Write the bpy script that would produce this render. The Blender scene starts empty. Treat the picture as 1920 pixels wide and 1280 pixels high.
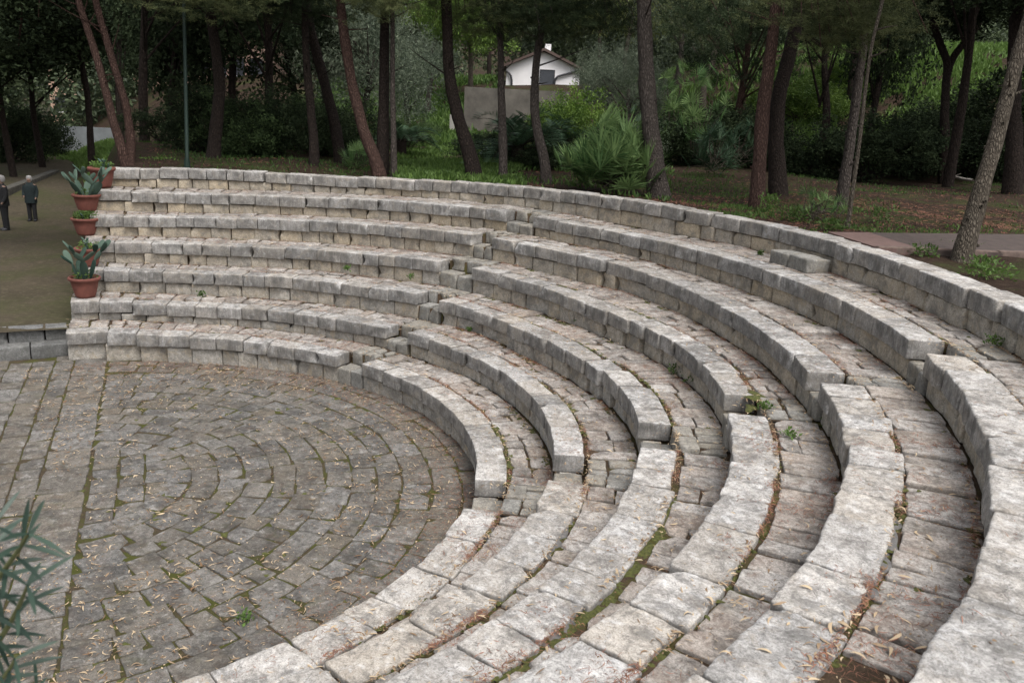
import bpy, math, random
import numpy as np
from mathutils import Vector, Matrix
SC = bpy.context.scene
COL = SC.collection
R_ = math.radians
rng = np.random.default_rng(11)
random.seed(5)

# ------------------------------------------------------------------ camera
CAM = np.array([10.3191, 0.0, 4.474])
FW = np.array([-0.83786553, 0.47665247, -0.26605221])
RT = np.array([0.48199788, 0.87478384, 0.0493079])
UP = np.array([-0.25624091, 0.08692321, 0.96269671])
FPX = 1607.4
cd = bpy.data.cameras.new("camera"); cam = bpy.data.objects.new("camera", cd); COL.objects.link(cam)
cd.sensor_width = 36.0; cd.lens = FPX / 1920 * 36
cd.clip_start = 0.05; cd.clip_end = 1200
cam.matrix_world = Matrix(((RT[0], UP[0], -FW[0], CAM[0]), (RT[1], UP[1], -FW[1], CAM[1]), (RT[2], UP[2], -FW[2], CAM[2]), (0, 0, 0, 1)))
cd.dof.use_dof = True; cd.dof.focus_distance = 10.5; cd.dof.aperture_fstop = 4.0
SC.camera = cam

# ------------------------------------------------------------------ light
SUN_EL, SUN_AZ = 60.0, 5.0        # azimuth measured in plan from +x, counter-clockwise
w = bpy.data.worlds.new("World"); SC.world = w; w.use_nodes = True
nt = w.node_tree; bg = nt.nodes["Background"]
sky = nt.nodes.new("ShaderNodeTexSky"); sky.sky_type = 'NISHITA'; sky.sun_disc = False
sky.sun_elevation = R_(SUN_EL); sky.sun_rotation = R_(90 - SUN_AZ); sky.dust_density = 5.0; sky.air_density = 1.0; sky.ozone_density = 1.0
hs = nt.nodes.new("ShaderNodeHueSaturation"); hs.inputs['Saturation'].default_value = 0.28
nt.links.new(sky.outputs[0], hs.inputs['Color']); nt.links.new(hs.outputs[0], bg.inputs[0]); bg.inputs[1].default_value = 0.15
sl = bpy.data.lights.new("sun", 'SUN'); sl.energy = 1.1; sl.angle = R_(32); sl.color = (1, 0.98, 0.95)
so = bpy.data.objects.new("sun", sl); COL.objects.link(so)
sd = Vector((math.cos(R_(SUN_EL)) * math.cos(R_(SUN_AZ)), math.cos(R_(SUN_EL)) * math.sin(R_(SUN_AZ)), math.sin(R_(SUN_EL))))
so.rotation_euler = sd.to_track_quat('Z', 'Y').to_euler()
SC.view_settings.view_transform = 'Standard'; SC.view_settings.look = 'None'; SC.view_settings.gamma = 1
SC.view_settings.exposure = 0.68

# ------------------------------------------------------------------ plan helpers
def at_z(x, y, z):
    d = FW + (x - 960) / FPX * RT - (y - 640) / FPX * UP
    return CAM + d * (z - CAM[2]) / d[2]
def at_w(x, y, w_):
    return CAM + w_ * (FW + (x - 960) / FPX * RT - (y - 640) / FPX * UP)
def depth(P): return float((np.asarray(P) - CAM) @ FW)

# ------------------------------------------------------------------ tags
def tag(o, label=None, cat=None, group=None, kind=None):
    if label: o['label'] = label
    if cat: o['category'] = cat
    if group: o['group'] = group
    if kind: o['kind'] = kind
    return o
def thing(name, label, cat, loc=(0, 0, 0), group=None, rz=0):
    o = bpy.data.objects.new(name, None); COL.objects.link(o)
    o.location = [float(v) for v in loc]; o.rotation_euler = (0, 0, rz); o.empty_display_size = .2
    return tag(o, label, cat, group)

# ------------------------------------------------------------------ noise
def _h(i, j, k, s):
    n = (i * 374761393 + j * 668265263 + k * 2147483647 + s * 974711) & 0xffffffff
    n = ((n ^ (n >> 13)) * 1274126177) & 0xffffffff
    n = ((n ^ (n >> 15)) * 2246822519) & 0xffffffff
    return ((n ^ (n >> 16)) & 0xffff) / 32767.5 - 1
def vn(P, s=0):
    P = np.asarray(P, float); I = np.floor(P).astype(np.int64); f = P - I; f = f * f * (3 - 2 * f)
    out = 0
    for a in (0, 1):
        for b in (0, 1):
            for c in (0, 1):
                wgt = (f[:, 0] if a else 1 - f[:, 0]) * (f[:, 1] if b else 1 - f[:, 1]) * (f[:, 2] if c else 1 - f[:, 2])
                out = out + wgt * _h(I[:, 0] + a, I[:, 1] + b, I[:, 2] + c, s)
    return out
def fbm(P, s=0, o=3):
    r = 0; a = 1.
    for i in range(o): r = r + a * vn(P * 2.03 ** i, s + i * 7); a *= .5
    return r

# ------------------------------------------------------------------ mesh builder
class MB:
    def __init__(s): s.v = []; s.f = []; s.t = []; s.n = 0; s.m = []
    def add(s, v, f, tint=(.5, .5, .5), mi=0):
        v = np.asarray(v, float); f = np.asarray(f, np.int64)
        s.v.append(v); s.f.append(f + s.n); s.n += len(v)
        s.t.append(np.tile(np.array(tint, float), (len(v), 1)) if np.ndim(tint) == 1 else np.asarray(tint, float))
        s.m.append(np.full(len(f), mi))
    def build(s, name, mats, parent=None, smooth=True, offset=None):
        V = np.concatenate(s.v)
        if offset is not None: V = V - np.asarray(offset)
        me = bpy.data.meshes.new(name)
        me.vertices.add(len(V)); me.vertices.foreach_set("co", V.ravel())
        idx = np.concatenate([f.ravel() for f in s.f]); cnt = np.concatenate([np.full(len(f), f.shape[1]) for f in s.f])
        me.loops.add(len(idx)); me.loops.foreach_set("vertex_index", idx)
        me.polygons.add(len(cnt)); me.polygons.foreach_set("loop_start", np.concatenate([[0], np.cumsum(cnt)[:-1]])); me.polygons.foreach_set("loop_total", cnt)
        if not isinstance(mats, (list, tuple)): mats = [mats]
        for m in mats: me.materials.append(m)
        if len(mats) > 1: me.polygons.foreach_set("material_index", np.concatenate(s.m))
        me.polygons.foreach_set("use_smooth", np.full(len(cnt), smooth))
        a = me.attributes.new("tint", 'FLOAT_COLOR', 'POINT')
        T = np.concatenate(s.t); a.data.foreach_set("color", np.concatenate([T, np.ones((len(T), 1))], 1).ravel())
        me.update(calc_edges=True); me.validate()
        o = bpy.data.objects.new(name, me); COL.objects.link(o)
        if parent is not None: o.parent = parent
        return o

_tpl = {}
def box_grid(nx, ny, nz):
    key = (nx, ny, nz)
    if key in _tpl: return _tpl[key]
    ids = {}; V = []; F = []
    def vid(i, j, k):
        if (i, j, k) not in ids: ids[(i, j, k)] = len(V); V.append((i, j, k))
        return ids[(i, j, k)]
    for k, fl in ((nz, 0), (0, 1)):
        for i in range(nx):
            for j in range(ny):
                q = [vid(i, j, k), vid(i + 1, j, k), vid(i + 1, j + 1, k), vid(i, j + 1, k)]
                F.append(q[::-1] if fl else q)
    for i in range(nx):
        for k in range(nz):
            F.append([vid(i, 0, k), vid(i + 1, 0, k), vid(i + 1, 0, k + 1), vid(i, 0, k + 1)])
            F.append([vid(i, ny, k), vid(i, ny, k + 1), vid(i + 1, ny, k + 1), vid(i + 1, ny, k)])
    for j in range(ny):
        for k in range(nz):
            F.append([vid(0, j, k), vid(0, j, k + 1), vid(0, j + 1, k + 1), vid(0, j + 1, k)])
            F.append([vid(nx, j, k), vid(nx, j + 1, k), vid(nx, j + 1, k + 1), vid(nx, j, k + 1)])
    _tpl[key] = (np.array(V), np.array(F)); return _tpl[key]
def axis(h, rad, cell):
    n = max(1, int(round(2 * (h - rad) / cell)))
    mid = np.linspace(-h + rad, h - rad, n + 1)
    e = [h, h - rad * .35]
    return np.concatenate([[-h, -h + rad * .35], mid, [h - rad * .35, h]])
def stone_verts(L, W, H, rad, cell, a1, a2, seed, jit=.015, rough=1.0, tilt=.006):
    """irregular hewn block, local x along the row, y across, top at z = 0"""
    rad = min(rad, L * .3, W * .3, H * .45)
    xs, ys, zs = axis(L / 2, rad, cell), axis(W / 2, rad, cell), axis(H / 2, rad, max(cell, .03))
    V, F = box_grid(len(xs) - 1, len(ys) - 1, len(zs) - 1)
    P = np.stack([xs[V[:, 0]], ys[V[:, 1]], zs[V[:, 2]]], 1)
    h = np.array([L / 2, W / 2, H / 2])
    inner = np.clip(P, -h + rad, h - rad); d = P - inner
    nrm = np.linalg.norm(d, axis=1, keepdims=True); dn = d / np.maximum(nrm, 1e-9)
    P = inner + dn * rad
    g = np.random.default_rng(seed)
    c = g.uniform(-jit, jit, (4, 2)); u = (P[:, 0] / L + .5)[:, None]; v = (P[:, 1] / W + .5)[:, None]
    P[:, :2] += (1 - u) * (1 - v) * c[0] + u * (1 - v) * c[1] + u * v * c[2] + (1 - u) * v * c[3]
    off = g.uniform(-50, 50, 3)
    Q = P + off
    D = np.stack([vn(Q * 4.2, 1), vn(Q * 4.2, 2), vn(Q * 4.2, 3) * .55], 1) * a1 + np.stack([vn(Q * 11, 4), vn(Q * 11, 5), vn(Q * 11, 6) * .5], 1) * a1 * .4
    P = P + D + dn * ((vn(Q * 22, 8) + .6 * vn(Q * 47, 9)) * a2 * rough)[:, None]
    # a chipped corner now and then
    for _c in range(int(g.integers(0, 2))):
        cx, cy = g.choice([-1, 1]) * L / 2, -W / 2 if g.random() < .75 else W / 2
        zc = 0 if g.random() < .5 else -H / 2
        dd = np.sqrt(((P[:, 0] - cx) ** 2 + (P[:, 1] - cy) ** 2 + (P[:, 2] - H / 2 - zc) ** 2))
        k = np.clip(1 - dd / g.uniform(.05, .13), 0, 1)
        P[:, 0] -= np.sign(cx) * k * .045; P[:, 1] -= np.sign(cy) * k * .045; P[:, 2] -= k * .02
    P[:, 2] -= H / 2
    P[:, 2] += P[:, 0] * g.normal(0, tilt) * 2 + P[:, 1] * g.normal(0, tilt) * 2 + g.normal(0, tilt) * .6
    return P, F

def put(mb, th, r, zt, L, W, H, tint, rad=.02, a1=.012, a2=.003, jit=.012, tilt=.006, dth=0, mi=0, cellf=1.):
    """stone with centre at angle th (deg), inner radius r, top zt"""
    a = R_(th); rc = r + W / 2
    pos = np.array([rc * math.cos(a), rc * math.sin(a), zt])
    dist = np.linalg.norm(pos - CAM)
    cell = (.02 if dist < 5 else .028 if dist < 8 else .045 if dist < 12 else .06) * cellf
    P, F = stone_verts(L, W, H, rad, cell, a1, a2, int(rng.integers(1 << 30)), jit, 1., tilt)
    rr = rc + P[:, 1]; x = P[:, 0] * rr / rc
    e = np.array([math.cos(a + dth), math.sin(a + dth)]); t = np.array([-math.sin(a + dth), math.cos(a + dth)])
    V = np.empty_like(P); base = pos[:2]
    V[:, 0] = base[0] + P[:, 1] * e[0] + x * t[0]; V[:, 1] = base[1] + P[:, 1] * e[1] + x * t[1]; V[:, 2] = zt + P[:, 2]
    mb.add(V, F, grime(P, L, W, tint), mi)
def tnt(b=.5, sp=.18, warm=.3, ws=.15, c=.5):
    return (float(np.clip(rng.normal(b, sp), 0.02, 1)), float(np.clip(rng.normal(warm, ws), 0, 1)), float(rng.random()))
def split(t0, t1, r, lo, hi, gap):
    """angular pieces (centre, length) between two angles at radius r"""
    tot = abs(R_(t1 - t0)) * r; Ls = []
    while sum(Ls) < tot: Ls.append(rng.uniform(lo, hi))
    Ls = np.array(Ls) * tot / sum(Ls); out = []; s = 0
    for l in Ls:
        out.append((t0 + (t1 - t0) * (s + l / 2) / tot, max(l - gap, .05))); s += l
    return out

# ------------------------------------------------------------------ materials
def newmat(name):
    m = bpy.data.materials.new(name); m.use_nodes = True; n = m.node_tree.nodes; b = n["Principled BSDF"]
    return m, n, m.node_tree.links, b
def N(n, t, **kw):
    x = n.new(t)
    for k, v in kw.items(): setattr(x, k, v)
    return x
def noise(n, l, vec, scale, det=4, rough=.6, dist=0):
    x = n.new("ShaderNodeTexNoise"); x.inputs['Scale'].default_value = scale; x.inputs['Detail'].default_value = det
    x.inputs['Roughness'].default_value = rough; x.inputs['Distortion'].default_value = dist
    if vec is not None: l.new(vec, x.inputs['Vector'])
    return x.outputs['Fac']
def ramp(n, l, src, stops):
    x = n.new("ShaderNodeValToRGB"); e = x.color_ramp.elements
    while len(e) < len(stops): e.new(.5)
    for i, (p, c) in enumerate(stops):
        e[i].position = p; e[i].color = (c, c, c, 1) if not isinstance(c, tuple) else (*c, 1)
    l.new(src, x.inputs[0]); return x.outputs[0]
def mix(n, l, f, a, b, bt='MIX'):
    x = n.new("ShaderNodeMix"); x.data_type = 'RGBA'; x.blend_type = bt
    for s, v in ((0, f), (6, a), (7, b)):
        if isinstance(v, (int, float)): x.inputs[s].default_value = v
        elif isinstance(v, tuple): x.inputs[s].default_value = (*v, 1)
        else: l.new(v, x.inputs[s])
    return x.outputs[2]
def math_(n, l, op, a, b=None, clamp=False):
    x = n.new("ShaderNodeMath"); x.operation = op; x.use_clamp = clamp
    for i, v in enumerate((a, b)):
        if v is None: continue
        if isinstance(v, (int, float)): x.inputs[i].default_value = v
        else: l.new(v, x.inputs[i])
    return x.outputs[0]
def stone_mat(name, dark, light, warmc, streak_shade=.5, moss=0., lich=.5, litter=0., bump=.6):
    m, n, l, b = newmat(name)
    tc = n.new("ShaderNodeTexCoord").outputs['Object']
    at = N(n, "ShaderNodeAttribute", attribute_name="tint"); sp = n.new("ShaderNodeSeparateColor"); l.new(at.outputs['Color'], sp.inputs[0])
    big = noise(n, l, tc, 2.3, 5, .65, .4); mid = noise(n, l, tc, 14, 8, .72); fine = noise(n, l, tc, 90, 6, .75)
    f = math_(n, l, 'ADD', math_(n, l, 'MULTIPLY', sp.outputs[0], .62), math_(n, l, 'MULTIPLY', math_(n, l, 'SUBTRACT', big, .5), 1.1))
    f = math_(n, l, 'ADD', f, math_(n, l, 'MULTIPLY', math_(n, l, 'SUBTRACT', mid, .42), 1.9), True)
    c = mix(n, l, f, dark, light)
    c = mix(n, l, math_(n, l, 'MULTIPLY', sp.outputs[1], .85), c, mix(n, l, mid, tuple(v * .75 for v in warmc), warmc))
    # grain and pits
    c = mix(n, l, .9, c, ramp(n, l, fine, [(.3, .55), (.5, .98), (.7, 1.25)]), 'MULTIPLY')
    pits = ramp(n, l, noise(n, l, tc, 38, 3, .9), [(.33, .35), (.43, 1.)])
    c = mix(n, l, .75, c, pits, 'MULTIPLY')
    bl = ramp(n, l, noise(n, l, tc, 24, 7, .85, 1.2), [(.4, .45), (.52, 1.), (.64, 1.25)]); c = mix(n, l, .7, c, bl, 'MULTIPLY')
    # pale lichen
    br = math_(n, l, 'MULTIPLY', ramp(n, l, noise(n, l, tc, 5.2, 10, .72, 1.1), [(.5, 0.), (.62, 1.)]), math_(n, l, 'ADD', math_(n, l, 'MULTIPLY', sp.outputs[2], .6), .15)); c = mix(n, l, br, c, tuple(v * .62 for v in warmc))
    lc = ramp(n, l, noise(n, l, tc, 7.5, 9, .8, .6), [(.54, 0.), (.62, 1.)])
    c = mix(n, l, math_(n, l, 'MULTIPLY', lc, lich), c, tuple(min(v * 1.35, .72) for v in light))
    # hairline cracks
    vo = n.new("ShaderNodeTexVoronoi"); vo.feature = 'DISTANCE_TO_EDGE'; vo.inputs['Scale'].default_value = 3.2
    nv = n.new("ShaderNodeTexNoise"); nv.inputs['Scale'].default_value = 9; nv.inputs['Detail'].default_value = 5; l.new(tc, nv.inputs[0])
    va = n.new("ShaderNodeVectorMath"); va.operation = 'MULTIPLY_ADD'; va.inputs[1].default_value = (.12, .12, .12); l.new(nv.outputs[1], va.inputs[0]); l.new(tc, va.inputs[2]); l.new(va.outputs[0], vo.inputs['Vector'])
    ck = math_(n, l, 'MULTIPLY', ramp(n, l, vo.outputs['Distance'], [(.002, 1.), (.014, 0.)]), ramp(n, l, noise(n, l, tc, 2.3, 3, .6), [(.58, 0.), (.66, .55)]))
    c = mix(n, l, ck, c, tuple(v * .35 for v in dark))
    # dark weathering film
    dk = ramp(n, l, noise(n, l, tc, 4.1, 9, .8, .3), [(.48, 0.), (.6, 1.)])
    c = mix(n, l, math_(n, l, 'MULTIPLY', dk, .68), c, tuple(v * .62 for v in dark))
    # shade tone put into the colour of upright faces, then run-off streaks over it
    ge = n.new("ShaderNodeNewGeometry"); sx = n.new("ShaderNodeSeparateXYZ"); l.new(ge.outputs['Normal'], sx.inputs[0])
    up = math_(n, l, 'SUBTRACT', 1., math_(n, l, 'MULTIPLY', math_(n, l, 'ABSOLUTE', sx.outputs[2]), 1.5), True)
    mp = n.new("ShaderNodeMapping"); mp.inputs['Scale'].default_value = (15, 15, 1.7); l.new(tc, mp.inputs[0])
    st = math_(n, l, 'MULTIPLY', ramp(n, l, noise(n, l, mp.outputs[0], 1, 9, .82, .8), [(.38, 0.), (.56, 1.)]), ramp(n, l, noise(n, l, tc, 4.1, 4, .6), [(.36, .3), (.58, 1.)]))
    c = mix(n, l, math_(n, l, 'MULTIPLY', up, streak_shade * .45), c, tuple(v * 1.05 for v in dark)); c = mix(n, l, math_(n, l, 'MULTIPLY', math_(n, l, 'MULTIPLY', st, up), streak_shade * .8), c, tuple(v * .5 for v in dark))
    top = ramp(n, l, sx.outputs[2], [(.55, 0.), (.9, 1.)])
    if litter:
        lt = ramp(n, l, noise(n, l, tc, 5.5, 9, .82, .5), [(.5, 0.), (.62, 1.)])
        c = mix(n, l, math_(n, l, 'MULTIPLY', math_(n, l, 'MULTIPLY', lt, top), litter), c, (.105, .058, .038))
    if moss:
        ms = ramp(n, l, noise(n, l, tc, 3.4, 9, .8, .4), [(.54, 0.), (.66, 1.)])
        c = mix(n, l, math_(n, l, 'MULTIPLY', math_(n, l, 'MULTIPLY', ms, top), moss), c, (.075, .078, .022))
    l.new(c, b.inputs['Base Color']); b.inputs['Roughness'].default_value = .92; b.inputs['Specular IOR Level'].default_value = .25
    bp = n.new("ShaderNodeBump"); bp.inputs['Strength'].default_value = bump; bp.inputs['Distance'].default_value = .012
    hh = math_(n, l, 'ADD', math_(n, l, 'MULTIPLY', mid, 1.), math_(n, l, 'MULTIPLY', fine, .6)); hh = math_(n, l, 'ADD', hh, math_(n, l, 'MULTIPLY', pits, .35))
    l.new(hh, bp.inputs['Height']); l.new(bp.outputs[0], b.inputs['Normal'])
    return m
def dirt_mat(name, c1, c2, c3, s=6., mossy=.5, mossc=(.09, .1, .02), bump=1., dist=.02, mlo=.46, mhi=.58):
    m, n, l, b = newmat(name); tc = n.new("ShaderNodeTexCoord").outputs['Object']
    a = noise(n, l, tc, s, 9, .75, .3); d = noise(n, l, tc, s * 9, 6, .8)
    c = mix(n, l, ramp(n, l, a, [(.35, 0.), (.65, 1.)]), c1, c2)
    c = mix(n, l, ramp(n, l, d, [(.5, 0.), (.68, 1.)]), c, c3)
    ms = ramp(n, l, noise(n, l, tc, s * .35, 8, .72, .5), [(mlo, 0.), (mhi, 1.)])
    c = mix(n, l, math_(n, l, 'MULTIPLY', ms, mossy), c, mix(n, l, d, tuple(v * .55 for v in mossc), tuple(v * 1.5 for v in mossc)))
    l.new(c, b.inputs['Base Color']); b.inputs['Roughness'].default_value = .97; b.inputs['Specular IOR Level'].default_value = .1
    bp = n.new("ShaderNodeBump"); bp.inputs['Strength'].default_value = bump; bp.inputs['Distance'].default_value = dist
    l.new(math_(n, l, 'ADD', a, math_(n, l, 'MULTIPLY', d, .5)), bp.inputs['Height']); l.new(bp.outputs[0], b.inputs['Normal'])
    return m
def plain(name, c, rough=.6, var=.25, scale=8, metal=0, bump=0, sheen=0):
    m, n, l, b = newmat(name); tc = n.new("ShaderNodeTexCoord").outputs['Object']
    f = noise(n, l, tc, scale, 6, .65)
    cc = mix(n, l, ramp(n, l, f, [(.3, 0.), (.7, 1.)]), tuple(v * (1 - var) for v in c), tuple(min(v * (1 + var), 1) for v in c))
    l.new(cc, b.inputs['Base Color']); b.inputs['Roughness'].default_value = rough; b.inputs['Metallic'].default_value = metal
    if bump:
        bp = n.new("ShaderNodeBump"); bp.inputs['Strength'].default_value = bump; bp.inputs['Distance'].default_value = .02
        l.new(f, bp.inputs['Height']); l.new(bp.outputs[0], b.inputs['Normal'])
    return m
def leaf_mat(name, c1, c2, trans=.25, rough=.55, spec=.3):
    m, n, l, b = newmat(name)
    at = N(n, "ShaderNodeAttribute", attribute_name="tint"); sp = n.new("ShaderNodeSeparateColor"); l.new(at.outputs['Color'], sp.inputs[0])
    oi = n.new("ShaderNodeObjectInfo")
    c = mix(n, l, sp.outputs[0], c1, c2)
    hv = n.new("ShaderNodeHueSaturation"); l.new(c, hv.inputs['Color'])
    l.new(math_(n, l, 'ADD', math_(n, l, 'MULTIPLY', oi.outputs['Random'], .5), .75), hv.inputs['Value'])
    b.inputs['Roughness'].default_value = rough; b.inputs['Specular IOR Level'].default_value = spec
    l.new(hv.outputs[0], b.inputs['Base Color'])
    if trans:
        t = n.new("ShaderNodeBsdfTranslucent"); l.new(hv.outputs[0], t.inputs[0]); mx = n.new("ShaderNodeMixShader"); mx.inputs[0].default_value = trans
        l.new(b.outputs[0], mx.inputs[1]); l.new(t.outputs[0], mx.inputs[2]); l.new(mx.outputs[0], n["Material Output"].inputs[0])
    return m
def bark_mat(name, c1, c2, crack, sc=1.):
    m, n, l, b = newmat(name); tc = n.new("ShaderNodeTexCoord").outputs['Object']
    mp = n.new("ShaderNodeMapping"); mp.inputs['Scale'].default_value = (30 * sc, 30 * sc, 5.5 * sc); l.new(tc, mp.inputs[0])
    v = n.new("ShaderNodeTexVoronoi"); v.feature = 'DISTANCE_TO_EDGE'; v.inputs['Scale'].default_value = 1.
    dm = mix(n, l, .25, mp.outputs[0], n.new("ShaderNodeTexNoise").outputs[1]); 
    nz = n.new("ShaderNodeTexNoise"); nz.inputs['Scale'].default_value = .6; nz.inputs['Detail'].default_value = 6; l.new(mp.outputs[0], nz.inputs[0])
    vm = n.new("ShaderNodeVectorMath"); vm.operation = 'ADD'; l.new(mp.outputs[0], vm.inputs[0]); l.new(nz.outputs[1], vm.inputs[1]); l.new(vm.outputs[0], v.inputs['Vector'])
    ed = ramp(n, l, v.outputs['Distance'], [(0., .25), (.3, 1.)])
    c = mix(n, l, noise(n, l, tc, 5, 6, .7), c1, c2); c = mix(n, l, ed, crack, c)
    c = mix(n, l, .5, c, ramp(n, l, noise(n, l, mp.outputs[0], 4, 5, .8), [(.3, .5), (.7, 1.3)]), 'MULTIPLY')
    l.new(c, b.inputs['Base Color']); b.inputs['Roughness'].default_value = .95; b.inputs['Specular IOR Level'].default_value = .1
    bp = n.new("ShaderNodeBump"); bp.inputs['Strength'].default_value = 1.; bp.inputs['Distance'].default_value = .03
    l.new(math_(n, l, 'ADD', ed, math_(n, l, 'MULTIPLY', nz.outputs[0], .5)), bp.inputs['Height']); l.new(bp.outputs[0], b.inputs['Normal'])
    return m

M = {}
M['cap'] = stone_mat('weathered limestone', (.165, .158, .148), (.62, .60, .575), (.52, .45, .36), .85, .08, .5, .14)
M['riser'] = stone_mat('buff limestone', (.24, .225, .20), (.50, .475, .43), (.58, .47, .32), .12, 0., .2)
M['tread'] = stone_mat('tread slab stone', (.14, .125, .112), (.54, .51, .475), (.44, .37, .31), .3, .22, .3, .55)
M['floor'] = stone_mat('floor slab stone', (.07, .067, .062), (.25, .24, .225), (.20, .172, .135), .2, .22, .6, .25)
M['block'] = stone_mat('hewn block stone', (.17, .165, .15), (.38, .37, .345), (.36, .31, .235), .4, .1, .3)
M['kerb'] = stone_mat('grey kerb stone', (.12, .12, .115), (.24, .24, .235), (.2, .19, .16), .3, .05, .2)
M['bed'] = dirt_mat('joint earth', (.045, .033, .024), (.09, .064, .042), (.13, .08, .052), 9, .75, (.065, .066, .016), mlo=.5, mhi=.6)
M['fbed'] = dirt_mat('mossy floor joints', (.045, .036, .026), (.08, .062, .04), (.10, .07, .045), 8, .85, (.062, .07, .016), mlo=.43, mhi=.58)
M['earth'] = dirt_mat('woodland floor', (.022, .014, .010), (.042, .027, .019), (.075, .052, .037), 1.6, .6, (.04, .065, .015), .8, .08, .5, .62)
M['path'] = dirt_mat('trodden path', (.05, .042, .028), (.075, .062, .042), (.11, .09, .065), .9, .7, (.05, .055, .022), .5, .03, .46, .62)
M['mortar'] = plain('grey mortar', (.13, .125, .12), .9, .3, 30, bump=.4)
M['moss'] = plain('moss', (.07, .075, .017), .95, .5, 40, bump=1.)

# tiers of the theatre: measured lip radius and height, with the settling of each row
RK = [4.9219, 4.7644, 5.6224, 6.4804, 7.3384, 8.1964, 9.0544, 9.9153]
ZK = [0, .4283, .8283, 1.2283, 1.6283, 2.0283, 2.4283, 2.8502]
DZ_A = [92, 100, 108, 118, 130, 145, 160, 176]
DZ = {0: [0] * 8, 1: [0, .01, -.01, .03, .015, .04, .05, .06], 2: [0, -.04, 0, -.03, -.04, -.03, -.04, -.015],
      3: [0, -.05, -.03, .015, -.02, -.01, -.04, -.03], 4: [0, 0, .02, .06, .01, -.025, -.045, -.07],
      5: [0, .05, .035, .08, .035, 0, -.055, -.09], 6: [0, -.01, 0, .055, .03, -.03, -.08, -.088], 7: [0, .03, .035, .02, -.03, -.11, -.09, -.17]}
DR = {3: ([40, 60, 65, 75, 79, 84, 90, 96, 101], [0, .04, .05, 0, -.1, -.12, -.18, -.15, 0]),
      4: ([45, 65, 77, 84, 90, 96, 101], [0, .07, .05, -.07, -.14, -.08, 0]),
      5: ([50, 60, 70, 77, 83, 88, 95, 101], [0, -.09, -.05, -.04, .05, .1, .18, 0]),
      7: ([56, 62, 68, 76, 85, 92, 100], [0, -.1, -.06, 0, .15, .15, 0])}
def rk(k, th):
    r = RK[k]
    if k == 7: r += .25 * min(max((th - 100) / 30, 0), 1)
    if th > 148: r += .40 * ((th - 148) / 27) ** 2
    if k in DR: r += float(np.interp(th, *DR[k], left=0, right=0))
    return r
def zk(k, th): return ZK[k] + float(np.interp(th, DZ_A, DZ[k]))
A_END = {1: 176.5, 2: 175.8, 3: 174.9, 4: 174.2, 5: 173.4, 6: 173., 7: 171.6}
A_a = {1: 121.5, 2: 118.3, 3: 118.7, 4: 120.1, 5: 119.1, 6: 118.}
A_b = {1: 115.2, 2: 113.3, 3: 114.1, 4: 114.3, 5: 116., 6: 113.9}
A_c = {1: 58.2, 2: 57.6, 3: 58.3, 4: 58., 5: 55.8, 6: 55.7}
A_d = {1: 50.3, 2: 50.8, 3: 52.3, 4: 53.3, 5: 53.5, 6: 52.6}
A_NEAR = -13.0


# ------------------------------------------------------------------ terrain
def path_z(x): return float(np.interp(x, [-120, -60, -22, -5.7], [1.2, .8, -.08, .43]))
def smooth(a, b, x):
    t = np.clip((x - a) / (b - a), 0, 1); return t * t * (3 - 2 * t)
def ground_h(x, y):
    r = np.hypot(x, y); th = np.degrees(np.arctan2(y, x))
    along = -x * .5 + y * .87            # into the wood
    hill = 3.1 * smooth(25, 43, along) + 2.4 * smooth(30, 46, along) * smooth(-31, -23, x) + 16 * smooth(62, 150, along)
    hill = hill * (.2 + .8 * smooth(-12, 6, y + .25 * x + 2))
    lo = smooth(18, 30, -x) * smooth(9, 4, y)
    thc = np.clip(th, -20, 176)
    zedge = np.interp(thc, [-20, 92] + DZ_A[1:], [ZK[7]] * 2 + [ZK[7] + q for q in DZ[7][1:]]) - .11
    zedge = zedge + (2.73 - zedge) * smooth(10.6, 13, r)
    z = zedge - 1.5 * lo + hill + .12 * vn(np.stack([x * .35, y * .35, 0 * x], 1), 3) * smooth(10.8, 14, r) + .03 * vn(np.stack([x * 1.7, y * 1.7, 0 * x], 1), 5) * smooth(10.4, 11.5, r)
    pz = np.interp(x, [-120, -60, -22, -5.7], [1.2, .8, -.08, .43]) - .10
    bank = smooth(0, 1, (y - (.032 * (10.3 - x) + .25)) / (.035 * (10.3 - x) + .3))
    zl = np.where(x < -8.2, pz + (z - pz) * bank, np.where(x < -5.55, pz, -.12))
    z = np.where((x < 0) & (y < .16 * (10.3 - x)), zl, z)
    redge = np.array([rk(7, t) for t in np.linspace(-20, 176, 197)]); re_ = np.interp(thc, np.linspace(-20, 176, 197), redge) + .22
    z = np.where((r < re_) & (x > -5.55), -.12, z)
    z = np.where((r < re_) & (x <= -5.55) & (y > .36), -.12, z)
    z = np.where((y < -3.5) & (x > -5.55), -.12, z)
    return z
def terrain():
    rr = np.concatenate([np.linspace(.5, 9.6, 12), np.arange(9.75, 11.2, .05), np.linspace(11.3, 16, 34), 16 * 1.035 ** np.arange(1, 82)])
    nt_ = 900; th = np.linspace(0, 2 * np.pi, nt_, endpoint=False)
    X = rr[:, None] * np.cos(th); Y = rr[:, None] * np.sin(th)
    Z = ground_h(X.ravel(), Y.ravel())
    V = np.stack([X.ravel(), Y.ravel(), Z], 1); V = np.concatenate([V, [[0, 0, -.09]]])
    i, j = np.meshgrid(np.arange(len(rr) - 1), np.arange(nt_), indexing='ij'); j2 = (j + 1) % nt_
    F = np.stack([i * nt_ + j, (i + 1) * nt_ + j, (i + 1) * nt_ + j2, i * nt_ + j2], -1).reshape(-1, 4)
    mb = MB(); mb.add(V, F)
    jj = np.arange(nt_); mb.f.append(np.stack([np.full(nt_, len(V) - 1), jj, (jj + 1) % nt_], 1)); mb.m.append(np.zeros(nt_))
    tag(mb.build('ground', M['earth']), kind='structure')
terrain()
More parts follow.
